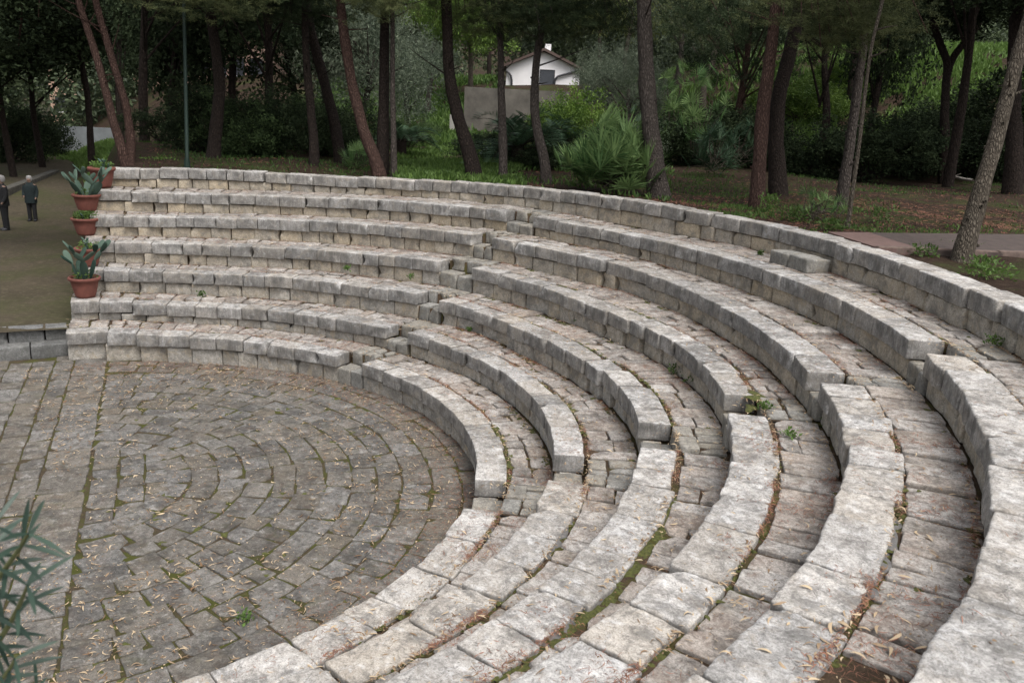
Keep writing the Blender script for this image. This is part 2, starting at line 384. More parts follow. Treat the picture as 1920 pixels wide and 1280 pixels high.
def gz(x, y): return float(ground_h(np.array([float(x)]), np.array([float(y)]))[0])
# the trodden path behind the left ends
mb = MB(); xs = -5.62 - np.concatenate([np.linspace(0, 14, 60), np.linspace(14.5, 110, 60)])
V = []; nv = 16
for x in xs:
    for q in np.linspace(0, 1, nv):
        y0, y1 = -14., .032 * (10.3 - x) + .45; y = y0 + (y1 - y0) * q ** .6
        V.append((x, y, path_z(x) + .015 * math.sin(x * 1.3) * math.sin(y * 2) - (.05 if q == 1 else 0)))
nX = len(xs); F = [[i * nv + j, (i + 1) * nv + j, (i + 1) * nv + j + 1, i * nv + j + 1] for i in range(nX - 1) for j in range(nv - 1)]
mb.add(V, [f[::-1] for f in F]); tag(mb.build('path', M['path']), kind='structure')

def grime(P, L, W, tint):
    """third channel: dirt gathers towards the block's edges"""
    e = np.clip(np.maximum(np.abs(P[:, 0]) / (L / 2), np.abs(P[:, 1]) / (W / 2)), 0, 1.05)
    T = np.tile(np.array(tint, float), (len(P), 1)); T[:, 2] = np.clip(T[:, 2] * .55 + .75 * np.clip((e - .55) / .45, 0, 1) ** 2, 0, 1.2); return T
# ------------------------------------------------------------------ orchestra floor
LA = R_(-7.); lx, ly = math.cos(LA), math.sin(LA)    # diameter line direction
def above(x, y): return (-ly * x + lx * y)
def floor_paving():
    mb = MB()
    def slab(cx, cy, ang, L, W, b=.5, warm=.3):
        pos = np.array([cx, cy, 0]); dist = np.linalg.norm(pos - CAM)
        cell = .035 if dist < 10 else .05
        P, F = stone_verts(L, W, .09, .013, cell, .012, .0028, int(rng.integers(1 << 30)), .012, 1., .0045)
        c, s = math.cos(ang), math.sin(ang)
        V = P.copy(); V[:, 0] = cx + P[:, 0] * c - P[:, 1] * s; V[:, 1] = cy + P[:, 0] * s + P[:, 1] * c
        mb.add(V, F, grime(P, L, W, tnt(b, .3, warm, .3)))
    r = 4.86; first = True
    while r > 1.15:
        wd = rng.uniform(.27, .36) if not first else .24
        first = False
        ri = r - wd; rm = (r + ri) / 2
        lo, hi = (.24, .5) if r > 1 else (.2, .4)
        t = -7 + math.degrees(math.asin(min(.3 / rm, .95))); t1 = 173 - math.degrees(math.asin(min(.3 / rm, .95)))
        if t1 > t + 5:
            for (tc, L) in split(t, t1, rm, lo, hi, .02):
                a = R_(tc); rr_ = rm + rng.normal(0, .006); rr_ += .07 * float(vn(np.array([[math.cos(a) * 2.2, math.sin(a) * 2.2, rm * .5]]), 77)[0]) * float(np.clip((4.55 - rm) / 1., 0, 1))
                if rm > 4.3 and tc > 148: rr_ += .40 * ((tc - 148) / 27) ** 2 * .6
                slab(rr_ * math.cos(a), rr_ * math.sin(a), a + math.pi / 2 + rng.normal(0, .02), L, wd - .020, .45 if r > 4.6 else .5, .6 if r > 4.5 else .3)
        r = ri
    # big slabs along the diameter, then rows parallel to it on the stage side
    off = 0.
    for row in range(22):
        wd = .50 if row == 0 else rng.uniform(.28, .4)
        s = -6.2
        v0 = .28
        vc = v0 - off - wd / 2
        while s < 5.6:
            L = rng.uniform(.4, .7) if row == 0 else rng.uniform(.25, .6)
            x = (s + L / 2) * lx - vc * ly; y = (s + L / 2) * ly + vc * lx
            if x > -5.42 and math.hypot(x, y) < 7.4: slab(x, y, LA + rng.normal(0, .015), L - .022, wd - .022, .55 if row == 0 else .45, .3 if row == 0 else .5)
            s += L
        off += wd
    # small rows filling the middle of the rings
    v = .31
    while v < 1.15:
        wd = rng.uniform(.26, .34); hw = math.sqrt(max(1.2 ** 2 - v ** 2, .02)); s = -hw
        while s < hw:
            L = rng.uniform(.24, .42); vc = v + wd / 2
            slab((s + L / 2) * lx - vc * ly, (s + L / 2) * ly + vc * lx, LA + rng.normal(0, .03), L - .022, wd - .022); s += L
        v += wd
    o = mb.build('floor', M['floor']); tag(o, kind='structure')
    b = MB(); n = 160
    xs = np.linspace(-5.5, 7.5, n); ys = np.linspace(-7.2, 5.5, n); X, Y = np.meshgrid(xs, ys, indexing='ij')
    Z = -.014 + .004 * fbm(np.stack([X.ravel() * 2.5, Y.ravel() * 2.5, 0 * X.ravel()], 1), 2)
    i, j = np.meshgrid(np.arange(n - 1), np.arange(n - 1), indexing='ij')
    Fq = np.stack([i * n + j, (i + 1) * n + j, (i + 1) * n + j + 1, i * n + j + 1], -1).reshape(-1, 4)
    R2 = np.hypot(X, Y).ravel(); keep = (R2[Fq].max(1) < 5.6)|(Y.ravel()[Fq].max(1)<0.3)
    b.add(np.stack([X.ravel(), Y.ravel(), Z], 1), Fq[keep]); b.build('floor_earth', M['fbed'], o)
floor_paving()

# ------------------------------------------------------------------ seat rows
def bed_mesh(mb, k, t0, t1, front=.165, r_out=None, drop=.04):
    n = max(2, int(abs(t1 - t0) / .7)); V = []
    prof = 12
    for i in range(n + 1):
        th = t0 + (t1 - t0) * i / n; a = R_(th)
        r0 = rk(k, th) + front; r1 = rk(k + 1, th) + .14 if k < 7 else rk(k, th) + .5
        zb = zk(k - 1, th) - .06; zt = zk(k, th) - drop
        if k == 7: zt = zk(k, th) - .06
        pts = [(r0, zb)] + [(r0 + (r1 - r0) * q, zt) for q in np.linspace(0, 1, prof - 2)] + [(r1, zb)]
        for r, z in pts: V.append((r * math.cos(a), r * math.sin(a), z))
    V = np.array(V); V[:, 2] += np.where(np.abs(V[:, 2]) > 0, .006 * vn(V * 6, 4), 0)
    F = [[i * prof + j, i * prof + j + 1, (i + 1) * prof + j + 1, (i + 1) * prof + j] for i in range(n) for j in range(prof - 1)]
    mb.add(V, F)
    for e in (0, n):
        mb.add(V[e * prof:(e + 1) * prof], [[0, j, j + 1] for j in range(1, prof - 1)])

CAPD = .36
DIRT_HOLES = [(5, 17.2, 22.6)]
def row(k, t0, t1, where, label, first_end=False):
    """one row of seats between angles t0 < t1"""
    tm = R_((t0 + t1) / 2); rm = rk(k, (t0 + t1) / 2)
    root = thing('stone_seat_row', label, 'stone seating', (rm * math.cos(tm), rm * math.sin(tm), zk(k - 1, (t0 + t1) / 2)), 'curved rows of stone seats')
    off = np.array(root.location)
    near = where == 'near'
    warm_r = {1: .05, 2: .08, 3: .15, 4: .45, 5: .6, 6: .75}[k] if where == 'far' else {1: .05, 2: .08, 3: .1, 4: .3, 5: .45, 6: .55}[k] if where == 'mid' else .3
    fl = lambda t: (rk(k, t) + .15) / (rk(k, (t0 + t1) / 2) + .15)
    mc = MB()
    for tc, L in split(t0, t1, rk(k, (t0 + t1) / 2) + .15, .36 if not near else .36, .70 if not near else .82, .009 if not near else .010):
        W = CAPD + rng.normal(0, .018) + (.03 if near else 0); H = .205 + rng.normal(0, .006)
        b = .72 if near else .5 if where == 'mid' else .47
        put(mc, tc, rk(k, tc) + rng.normal(0, .005 if not near else .01), zk(k, tc) + rng.normal(0, .003), L * fl(tc), W, H, tnt(b, .24, .14 if not near else .22, .18), .014 if not near else .02, .008 if not near else .015, .003 if not near else .0045, .006 if not near else .013, .003 if not near else .005)
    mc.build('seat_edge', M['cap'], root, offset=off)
    mr = MB()
    for tc, L in split(t0, t1, rk(k, (t0 + t1) / 2) + .15, .28, .62, .012):
        hgt = zk(k, tc) - .212 - zk(k - 1, tc) + .03
        put(mr, tc, rk(k, tc) + .062 + rng.normal(0, .008), zk(k, tc) - .214, L * fl(tc), .2, hgt, tnt(.6, .16, warm_r, .14), .014, .008, .002, .006, .003)
    mr.build('riser', M['riser'], root, offset=off)
    mt = MB()
    for tc, L in split(t0 + .15, t1 - .15, rk(k, (t0 + t1) / 2) + .65, .19, .34, 0):
        if any(k == h[0] and h[1] < tc < h[2] for h in DIRT_HOLES): continue
        r0 = rk(k, tc) + CAPD + (.05 if near else .035) + (.075 * max(0, 1 - abs(tc - 29) / 13) if near and k == 3 else 0) + .012 * max(0, float(vn(np.array([[tc * .12, k, 0]]), 5)[0])); r1 = rk(k + 1, tc) + .04
        D = r1 - r0; rm_ = (r0 + r1) / 2; Lf = L * 1.0
        q = rng.random()
        parts = [(0, 1)] if q < (.88 if near else .5 if k >= 3 else .3) else [(0, .5 + rng.uniform(-.12, .12))]
        if len(parts) == 1 and parts[0][1] < 1: parts.append((parts[0][1], 1))
        for a_, b_ in parts:
            dd = (b_ - a_) * D - .02; rr_ = r0 + a_ * D + .01; sc = (rr_ + dd / 2) / (rk(k, tc) + .65)
            put(mt, tc + rng.normal(0, .1), rr_, zk(k, tc) - .012 + rng.normal(0, .004), max(Lf * sc - .02, .1), dd, .08, tnt(.92 if near else .64, .28, .27, .28), .014, .012, .003, .014, .008)
    mt.build('tread', M['tread'], root, offset=off)
    mb = MB(); bed_mesh(mb, k, t0 + .5, t1 - .5); mb.build('joint_earth', M['bed'], root, offset=off)
    return root
ordn = {1: 'lowest', 2: 'second', 3: 'third', 4: 'fourth', 5: 'fifth', 6: 'sixth'}
for k in range(1, 7):
    row(k, A_a[k], A_END[k], 'far', f'{ordn[k]} curved stone seat row up from the paved floor, beside the potted cacti')
    row(k, A_c[k], A_b[k], 'mid', f'{ordn[k]} curved stone seat row up from the paved floor, between the two stairways')
    row(k, A_NEAR, A_d[k], 'near', f'{ordn[k]} curved stone seat row up from the paved floor, nearest section past both stairways')
# stairways: the riser course runs through as a low step, the seat stones are left out
for nm, lo, hi, lab in (('far', A_b, A_a, 'narrow stone stairway through the seat rows nearer the potted cacti'), ('near', A_d, A_c, 'narrow stone stairway of worn blocks nearer the camera, cutting the seat rows')):
    tm = R_((lo[1] + hi[6]) / 2)
    root = thing('stone_stairway', lab, 'stairway', (RK[1] * math.cos(tm), RK[1] * math.sin(tm), 0)); off = np.array(root.location)
    for k in range(1, 7):
        mb = MB(); t0, t1 = lo[k] + .1, hi[k] - .1
        wdt = abs(R_(t1 - t0)) * RK[k]
        for tc, L in split(t0, t1, rk(k, t0), wdt * .45, wdt * .62, .02):
            hgt = zk(k, tc) - .2 - zk(k - 1, tc) + .03
            put(mb, tc, rk(k, tc) + .02 + rng.normal(0, .012), zk(k, tc) - .2 + rng.normal(0, .008), L, .33, hgt, tnt(.45, .15, .3, .2), .025, .014, .004, .015, .01)
        for tc, L in split(t0, t1, rk(k, t0), wdt * .35, wdt * .7, .02):
            put(mb, tc, rk(k, tc) + .37 + rng.normal(0, .015), zk(k, tc) + rng.normal(0, .008), L * 1.02, .2, .22, tnt(.5, .15, .3, .2), .025, .014, .004, .015, .01)
        for tc, L in split(t0, t1, rk(k, t0) + .7, .16, .3, .02):
            put(mb, tc, rk(k, tc) + .59, zk(k, tc) - .01, L, rk(k + 1, tc) - rk(k, tc) - .57, .08, tnt(.5, .2, .3, .2), .014, .012, .003, .014, .008)
        st = mb.build('step', M['block'], root, offset=off)
        n = 8; V = []
        for i in range(n + 1):
            th = t0 - .25 + (t1 - t0 + .5) * i / n; a = R_(th); ra, rb, rc = rk(k, th) + .09, rk(k, th) + .40, rk(k + 1, th) + .15
            za, zb_, zc = zk(k - 1, th) - .06, zk(k, th) - .235, zk(k, th) - .04
            for r, z in ((ra, za), (ra, zb_), (rb, zb_), (rb, zc), (rc, zc)): V.append((r * math.cos(a), r * math.sin(a), z))
        m2 = MB(); m2.add(V, [[i * 5 + j, i * 5 + j + 1, (i + 1) * 5 + j + 1, (i + 1) * 5 + j] for i in range(n) for j in range(4)])
        m2.build('step_earth', M['bed'], st, offset=off)
# top wall
tm = R_(95); root = thing('stone_wall', 'curved top wall of pale stone blocks behind the highest seats, along the trees', 'stone wall', (RK[7] * math.cos(tm), RK[7] * math.sin(tm), ZK[6])); off = np.array(root.location)
mc = MB()
for tc, L in split(A_NEAR, A_END[7], 10.2, .3, .68, .014):
    put(mc, tc, rk(7, tc) + rng.normal(0, .008), zk(7, tc) + rng.normal(0, .004), L * (rk(7, tc) + .2) / 10.2, .4, .215, tnt(.58, .2, .2, .18), .018, .012, .0035, .008, .005)
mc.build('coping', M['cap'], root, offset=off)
mr = MB()
for tc, L in split(A_NEAR, A_END[7], 10.2, .3, .6, .016):
    put(mr, tc, rk(7, tc) + .05 + rng.normal(0, .01), zk(7, tc) - .222, L * (rk(7, tc) + .2) / 10.2, .22, zk(7, tc) - .222 - zk(6, tc) + .03, tnt(.7, .15, .62 if tc > 75 else .4, .2), .022, .012, .003, .008, .004)
mr.build('riser', M['riser'], root, offset=off)
mb = MB(); bed_mesh(mb, 7, A_NEAR, A_END[7], .18); mb.build('joint_earth', M['bed'], root, offset=off)

# end wall under the far ends, and the two-step kerb beside them
def flat_stones(mb, p0, p1, zt, W, H, lo, hi, b, warm, gap=.012, side=1, sp=.1):
    p0 = np.array(p0, float); p1 = np.array(p1, float); tot = np.linalg.norm(p1 - p0); e = (p1 - p0) / tot; ang = math.atan2(e[1], e[0])
    s = 0
    while s < tot - .05:
        L = min(rng.uniform(lo, hi), tot - s)
        if tot - s - L < lo * .6: L = tot - s
        c = p0 + e * (s + L / 2) + side * np.array([-e[1], e[0]]) * W / 2
        P, F = stone_verts(L - gap, W, H, .018, .05, .008, .002, int(rng.integers(1 << 30)), .006, 1., .003)
        V = P.copy(); V[:, 0] = c[0] + P[:, 0] * e[0] - P[:, 1] * e[1]; V[:, 1] = c[1] + P[:, 0] * e[1] + P[:, 1] * e[0]; V[:, 2] = zt + P[:, 2]
        mb.add(V, F, tnt(b, sp, warm, .1)); s += L
for zt, x, lab in ((.215, -5.47, 'lower grey kerb step along the paved floor beside the seat rows'), (.43, -5.74, 'upper grey kerb step holding the brown path beside the seat rows')):
    mb = MB(); flat_stones(mb, (x, -9), (x + .02, .36), zt, .34, .24, .55, .95, .5, .15, side=1)
    tag(mb.build('kerb_step', M['kerb']), lab, 'kerb')
#@@REST
# loose blocks that step up to the top wall
for i, (px, py, L, lab) in enumerate([(1424, 470, .42, 'darker loose stone block against the top wall near the brown path'), (1482, 480, .5, 'pale loose stone block with a squared end, below the top wall near the brown path')]):
    P0 = at_z(px, py, ZK[6] + .2); th = math.degrees(math.atan2(P0[1], P0[0])); r = math.hypot(P0[0], P0[1])
    mb = MB(); put(mb, th, 9.92 - .36 - .03, ZK[6] + .19, L * .9, .36, .2, tnt(.5 + .25 * i, .02, .1, .05), .025, .015, .004, .015, .01)
    o = mb.build('stone_block', M['block']); tag(o, lab, 'stone block')
for px, py, k, L, W, lab in [(1155, 880, 2, .34, .26, 'small worn stone block lying in the nearer stairway above the second row'), (1300, 822, 3, .3, .26, 'small grey stone block set in the nearer stairway above the third row'), (975, 938, 1, .24, .3, 'upright-faced grey stone lying in the nearer stairway beside the lowest row')]:
    P0 = at_z(px, py, ZK[k - 1] + .14 if k > 1 else .15); th = math.degrees(math.atan2(P0[1], P0[0])); r = math.hypot(P0[0], P0[1])
    mb = MB(); put(mb, th, r - W / 2, ZK[k - 1] + .21, L, W, .24, tnt(.5, .1, .25, .1), .03, .015, .004, .02, .01)
    tag(mb.build('stone_block', M['block']), lab, 'stone block')

# ------------------------------------------------------------------ trees
def tube(mb, pts, rad, seg=12, noise_a=.06, tint=(.5, .5, .5), mi=0, seed=0, res=.25, cap=True):
    pts = np.asarray(pts, float); rad = np.asarray(rad, float)
    d = np.linalg.norm(np.diff(pts, axis=0), axis=1); s = np.concatenate([[0], np.cumsum(d)])
    n = max(len(pts), int(s[-1] / res) + 2); u = np.linspace(0, s[-1], n)
    # Catmull-like smoothing by resampling then averaging
    C = np.stack([np.interp(u, s, pts[:, i]) for i in range(3)], 1); R = np.interp(u, s, rad)
    for _ in range(4 if n > 6 else 1): C[1:-1] = (C[:-2] + 2 * C[1:-1] + C[2:]) / 4
    T = np.gradient(C, axis=0); T /= np.linalg.norm(T, axis=1, keepdims=True)
    ref = np.array([1., 0, 0]) if abs(T[0][0]) < .8 else np.array([0, 1., 0])
    A = np.cross(T, ref); A /= np.linalg.norm(A, axis=1, keepdims=True); B = np.cross(T, A)
    ph = np.linspace(0, 2 * np.pi, seg, endpoint=False)
    ring = A[:, None] * np.cos(ph)[None, :, None] + B[:, None] * np.sin(ph)[None, :, None]
    V = C[:, None] + ring * R[:, None, None]
    if noise_a:
        q = V.reshape(-1, 3); nn = vn(q * [5, 5, 1.6] + seed, 11) * noise_a + vn(q * [14, 14, 4] + seed, 12) * noise_a * .5
        V = C[:, None] + ring * (R[:, None] * (1 + nn.reshape(n, seg)))[:, :, None]
    i, j = np.meshgrid(np.arange(n - 1), np.arange(seg), indexing='ij'); j2 = (j + 1) % seg
    F = np.stack([i * seg + j, i * seg + j2, (i + 1) * seg + j2, (i + 1) * seg + j], -1).reshape(-1, 4)
    mb.add(V.reshape(-1, 3), F, tint, mi)
def blades(C, D, Nn, L, W, bend=.15, tints=None):
    """leaf quads: start C, direction D, normal Nn, length L, width W -> verts, faces (two quads each, folded)"""
    n = len(C); D = D / np.linalg.norm(D, axis=1, keepdims=True); S = np.cross(D, Nn); S /= np.maximum(np.linalg.norm(S, axis=1, keepdims=True), 1e-6)
    L = np.broadcast_to(L, n)[:, None]; W = np.broadcast_to(W, n)[:, None]; U = np.cross(S, D)
    p0 = C; pm = C + D * L * .5 + U * L * bend; p1 = C + D * L
    V = np.stack([p0, pm - S * W / 2, p1, pm + S * W / 2], 1).reshape(-1, 3)
    F = (np.arange(n) * 4)[:, None] + np.array([[0, 1, 2, 3]])
    return V, F
def rdir(n, g): v = g.normal(size=(n, 3)); return v / np.linalg.norm(v, axis=1, keepdims=True)
def crown_mesh(kind, seed, R=2.4, H=1.9, clumps=240):
    """leaf clumps spread through an uneven crown; origin at the crown's centre"""
    g = np.random.default_rng(seed); mb = MB(); C0 = []
    lob = rdir(9, g) * [R * .55, R * .55, H * .5]; lr = g.uniform(.45, .7, 9)
    while len(C0) < clumps:
        k = g.integers(9); p = lob[k] + rdir(1, g)[0] * [R * lr[k], R * lr[k], H * lr[k] * .9] * g.random() ** .35
        C0.append(p)
    C0 = np.array(C0)
    per = {'pine': 75, 'broad': 52, 'olive': 64, 'euca': 46}[kind]
    tw = MB()
    for c in C0:
        b = g.uniform(0, 1); cr = g.uniform(.22, .5)
        if kind == 'pine':
            nt_ = 7; base = c + rdir(nt_, g) * cr * [1, 1, .5] * g.random((nt_, 1))
            C = np.repeat(base, per // nt_, 0); D = rdir(len(C), g) + [0, 0, .1] + (C - c) * .8; L = g.uniform(.10, .19, len(C)); W = g.uniform(.011, .02, len(C))
        elif kind == 'broad':
            C = c + rdir(per, g) * cr * g.random((per, 1)) ** .5; D = rdir(per, g) + [0, 0, -.3]; L = g.uniform(.09, .17, per); W = L * .5
        elif kind == 'olive':
            C = c + rdir(per, g) * cr * g.random((per, 1)) ** .5; D = rdir(per, g) + (C - c); L = g.uniform(.08, .14, per); W = L * .24
        else:
            C = c + rdir(per, g) * cr * [.6, .6, 1.2] * g.random((per, 1)) ** .5; D = rdir(per, g) * .6 + [0, 0, -1.]; L = g.uniform(.14, .24, per); W = L * .16
        V, F = blades(C, D, rdir(len(C), g), L, W, .1)
        t = np.clip(b + g.normal(0, .18, len(C)), 0, 1); T = np.stack([np.repeat(t, 4)] * 3, 1)
        mb.add(V, F, T)
    return mb, C0
LEAF = {'pine': leaf_mat('pine needles', (.035, .047, .022), (.15, .17, .075), .25, .7, .1), 'broad': leaf_mat('broad leaves', (.024, .04, .018), (.085, .13, .05), .25, .7, .12),
        'olive': leaf_mat('grey-green leaves', (.05, .07, .045), (.15, .18, .12), .25), 'euca': leaf_mat('yellow-green leaves', (.07, .095, .025), (.24, .27, .09), .35),
        'dark': leaf_mat('dark evergreen leaves', (.016, .025, .013), (.05, .07, .034), .2, .75, .08), 'lime': leaf_mat('fresh leaves', (.05, .10, .015), (.16, .25, .045), .35)}
BARK = {'red': bark_mat('reddish bark', (.075, .043, .034), (.125, .08, .065), (.03, .018, .015)), 'grey': bark_mat('grey bark', (.075, .06, .052), (.13, .112, .098), (.03, .025, .022)),
        'dark': bark_mat('dark bark', (.035, .026, .022), (.06, .046, .038), (.014, .011, .01)), 'pale': bark_mat('pale bark', (.10, .085, .065), (.175, .15, .12), (.045, .036, .028), 1.2)}
CM = {}
def crown_data(kind, mat, v, R=2.4, H=1.9, clumps=240):
    key = (kind, mat, v)
    if key not in CM:
        mb, C0 = crown_mesh(kind, 100 + v * 17 + len(kind), R, H, clumps); o = mb.build('crown', LEAF[mat], smooth=False)
        CM[key] = (o.data, C0); bpy.data.objects.remove(o)
    return CM[key]
def add_crown(root, kind, mat, v, loc, sc, rz=0, name='crown'):
    me, C0 = crown_data(kind, mat, v); o = bpy.data.objects.new(name, me); COL.objects.link(o); o.parent = root
    o.location = [float(a) for a in np.asarray(loc) - np.array(root.location)]; o.scale = sc if not np.isscalar(sc) else (sc, sc, sc); o.rotation_euler = (0, 0, rz)
    c, s_ = math.cos(rz), math.sin(rz); Q = C0 * np.array(o.scale)
    return np.stack([Q[:, 0] * c - Q[:, 1] * s_, Q[:, 0] * s_ + Q[:, 1] * c, Q[:, 2]], 1) + np.asarray(loc)
def hero(base_px, pts_px, wpx, bark, label, crowns, w0=None, stems=None, dead=7, zb=None, name='pine_tree', scars=0, seed=0, group=None):
    """tree whose trunk passes through measured directions; crowns = [(dx,dy,z,scale,kind,mat,variant)]"""
    if w0 is None:
        P = at_z(*base_px, 2.70); P = at_z(*base_px, gz(P[0], P[1])); w0 = depth(P)
    base = at_w(*base_px, w0); base[2] = gz(base[0], base[1]) - .05
    root = thing(name, label, 'tree', base, group); off = base.copy(); mb = MB(); g = np.random.default_rng(seed + 5)
    tops = []
    for si, pts in enumerate([pts_px] + (stems or [])):
        Q = [base + [0, 0, -.1]] + [at_w(x, y, w0 + (.25 * si)) for x, y in pts]
        last = Q[-1] - Q[-2]; last /= max(np.linalg.norm(last), 1e-6); last = last * .6 + np.array([0, 0, .5])
        for _ in range(3): Q.append(Q[-1] + last / np.linalg.norm(last) * 1.3); last = last * .8 + np.array([0, 0, .25])
        rb = wpx / 2 * w0 / FPX; L = len(Q); R = np.array([rb * (1.28 if i == 0 else 1.08 if i == 1 and L > 6 else 1) * (1 - .45 * i / (L - 1)) for i in range(L)])
        tube(mb, Q, R, 20, .10, seed=seed, res=.12); tops.append(Q[-1])
        for _ in range(dead):
            f = g.uniform(.45, .95); i = min(int(f * (L - 2)), L - 2); p = Q[i] + (Q[i + 1] - Q[i]) * g.random(); d = rdir(1, g)[0] * [1, 1, .3] + [0, 0, .25]
            l = g.uniform(.3, 1.5); tube(mb, [p, p + d * l * .5, p + d * l + [0, 0, g.uniform(-.1, .3)]], [.022, .014, .005], 5, 0, res=.3)
        for _ in range(scars):
            f = g.uniform(.1, .8); i = min(int(f * (L - 2)), L - 2); p = Q[i] + (Q[i + 1] - Q[i]) * g.random(); d = rdir(1, g)[0] * [1, 1, 0]; d /= np.linalg.norm(d)
            rr = np.interp(i, np.arange(L), R); tube(mb, [p + d * rr * .8, p + d * (rr + .015)], [.028, .02], 7, .1, res=1)
    for (dx, dy, z, sc, kind, mat, v) in crowns:
        c = np.array([base[0] + dx, base[1] + dy, z]); pts = add_crown(root, kind, mat, v, c, sc, g.uniform(0, 6.28))
        top = tops[int(np.argmin([np.linalg.norm(t - c) for t in tops]))]
        for q in pts[g.permutation(len(pts))[:14]]:
            st = top - [0, 0, g.uniform(0, .9)]; md = (st + q) / 2 + [0, 0, g.uniform(-.1, .35)]
            tube(mb, [st, md, q], [.05, .03, .008], 6, 0, res=.4)
    mb.build('trunk', BARK[bark], root, offset=off)
    return root, base, w0
TOPZ = 8.4
def C3(*a): return list(a)
hero((238, 303), [(226, 268), (214, 235), (205, 197), (195, 158), (175, 87), (160, 42), (146, 0)], 17, 'red', 'tall twin-stemmed pine leaning left, just behind the left end of the top wall', [(-.8, .6, 9.2, (1.2, 1.2, .9), 'pine', 'pine', 0), (-2.2, -1.5, 8.3, (1., 1., .8), 'pine', 'pine', 1), (1.6, 1.4, 6.65, (.75, .75, .5), 'pine', 'pine', 2), (-3.2, -2.6, 6.50, (1.1, 1.1, .8), 'broad', 'dark', 2)],
     stems=[[(247, 270), (242, 235), (236, 195), (215, 128), (197, 68), (178, 0)]], seed=1)
hero((400, 312), [(402, 270), (408, 210), (413, 160), (405, 95), (396, 34), (390, 0)], 24, 'dark', 'dark pine with a broken pale side branch, right of the green lamp post', [(0, 0, 9., (1.3, 1.3, 1.), 'pine', 'pine', 1), (-1.5, .5, 7.20, (.9, .9, .6), 'pine', 'pine', 2), (.9, .8, 7.00, (.9, .9, .6), 'pine', 'dark', 0)], w0=21.5, seed=2)
hero((590, 315), [(588, 260), (583, 205), (577, 150), (573, 90), (571, 0)], 17, 'dark', 'slim upright dark trunk close left of the leaning dark pine', [(0, .5, 9.3, (1.2, 1.2, .9), 'pine', 'dark', 2), (-.6, -.4, 6.60, (.8, .8, .5), 'pine', 'dark', 1)], w0=21.3, seed=3)
hero((640, 300), [(636, 280), (626, 225), (607, 150), (585, 70), (573, 0)], 23, 'dark', 'thick dark pine leaning left, left of the reddish leaning trunk', [(-.5, .3, 9.5, (1.3, 1.3, 1.), 'pine', 'pine', 0)], w0=23.5, seed=4)
hero((714, 333), [(705, 300), (684, 255), (672, 205), (660, 160), (647, 80), (640, 20), (636, 0)], 24, 'red', 'reddish pine leaning left, crossing behind the straight dark trunk', [(-.6, .2, 9.2, (1.2, 1.2, .9), 'pine', 'pine', 1), (-1.2, .6, 6.80, (.62, .62, .5), 'pine', 'pine', 0), (-.1, -.2, 6.60, (.4, .4, .4), 'pine', 'pine', 1)], seed=5)
hero((717, 334), [(719, 260), (720, 168), (721, 80), (722, 0)], 22, 'dark', 'straight dark reddish trunk standing just behind the top wall', [(0, .8, 10., (1.3, 1.3, 1.), 'pine', 'pine', 2)], w0=20.6, seed=6)
hero((739, 334), [(738, 260), (736, 168), (736, 60), (736, 0)], 11, 'grey', 'thin straight grey trunk touching the straight dark one', [(.5, .5, 9.3, (.8, .8, .8), 'olive', 'olive', 0)], w0=20.2, seed=7)
hero((893, 337), [(884, 300), (868, 250), (858, 218), (847, 170), (841, 128), (838, 34), (836, 0)], 27, 'dark', 'stout dark pine curving left in front of the concrete wall', [(0, .4, 9., (1.2, 1.2, .9), 'pine', 'pine', 0), (-.8, .2, 6.50, (.72, .72, .5), 'pine', 'pine', 1), (.5, 1.2, 6.70, (.7, .7, .5), 'pine', 'pine', 2)], seed=8, scars=10)
hero((944, 340), [(943, 290), (942, 235), (940, 180), (939, 134), (938, 60), (938, 0)], 16, 'grey', 'slender straight trunk, paler near its foot, in front of the white cottage edge', [(.1, 1., 9.2, (1.1, 1.1, .8), 'pine', 'pine', 2), (.9, .3, 6.50, (.6, .6, .45), 'pine', 'dark', 1), (-.3, .6, 6.60, (.5, .5, .45), 'pine', 'dark', 2)], seed=9, scars=24)
hero((1026, 345), [(1022, 305), (1011, 262), (1003, 218), (1002, 170), (1005, 120), (1014, 60), (1022, 0)], 19, 'grey', 'grey bent pine crossing in front of the white cottage', [(.3, .6, 9.1, (1.1, 1.1, .8), 'pine', 'pine', 1), (.3, .8, 6.50, (.5, .5, .45), 'pine', 'dark', 0)], seed=10, scars=8)
hero((1240, 374), [(1229, 320), (1219, 240), (1213, 160), (1210, 80), (1207, 0)], 37, 'grey', 'thickest grey pine trunk, right behind the bushy fan palm', [(-.4, .8, 9.6, (1.4, 1.4, 1.), 'pine', 'pine', 0)], seed=11, scars=14)
hero((1421, 392), [(1421, 350), (1424, 300), (1431, 202), (1438, 150), (1446, 95), (1455, 0)], 29, 'red', 'reddish pine with flaking bark close behind the top wall, weeds at its foot', [(.2, .6, 8.9, (1.3, 1.3, .9), 'pine', 'pine', 2), (.4, .7, 6.30, (.7, .7, .45), 'pine', 'pine', 1), (.65, 1.25, 6.1, (.45, .45, .4), 'pine', 'pine', 0)], seed=12, scars=12)
hero((1461, 366), [(1458, 330), (1455, 269), (1458, 185), (1475, 120), (1490, 60), (1502, 0)], 32, 'dark', 'dark leaning pine half hidden behind the reddish flaking pine', [(.5, .5, 9.4, (1.4, 1.4, 1.), 'pine', 'dark', 0), (1.6, 0., 7.20, (.8, .8, .55), 'pine', 'pine', 2)], seed=13)
hero((1580, 372), [(1588, 310), (1599, 235), (1610, 150), (1618, 90), (1628, 0)], 20, 'grey', 'scarred brown pine leaning right, behind the thin grey stem', [(.3, .6, 9.2, (1.2, 1.2, .9), 'pine', 'dark', 1)], w0=17.2, seed=14, scars=40)
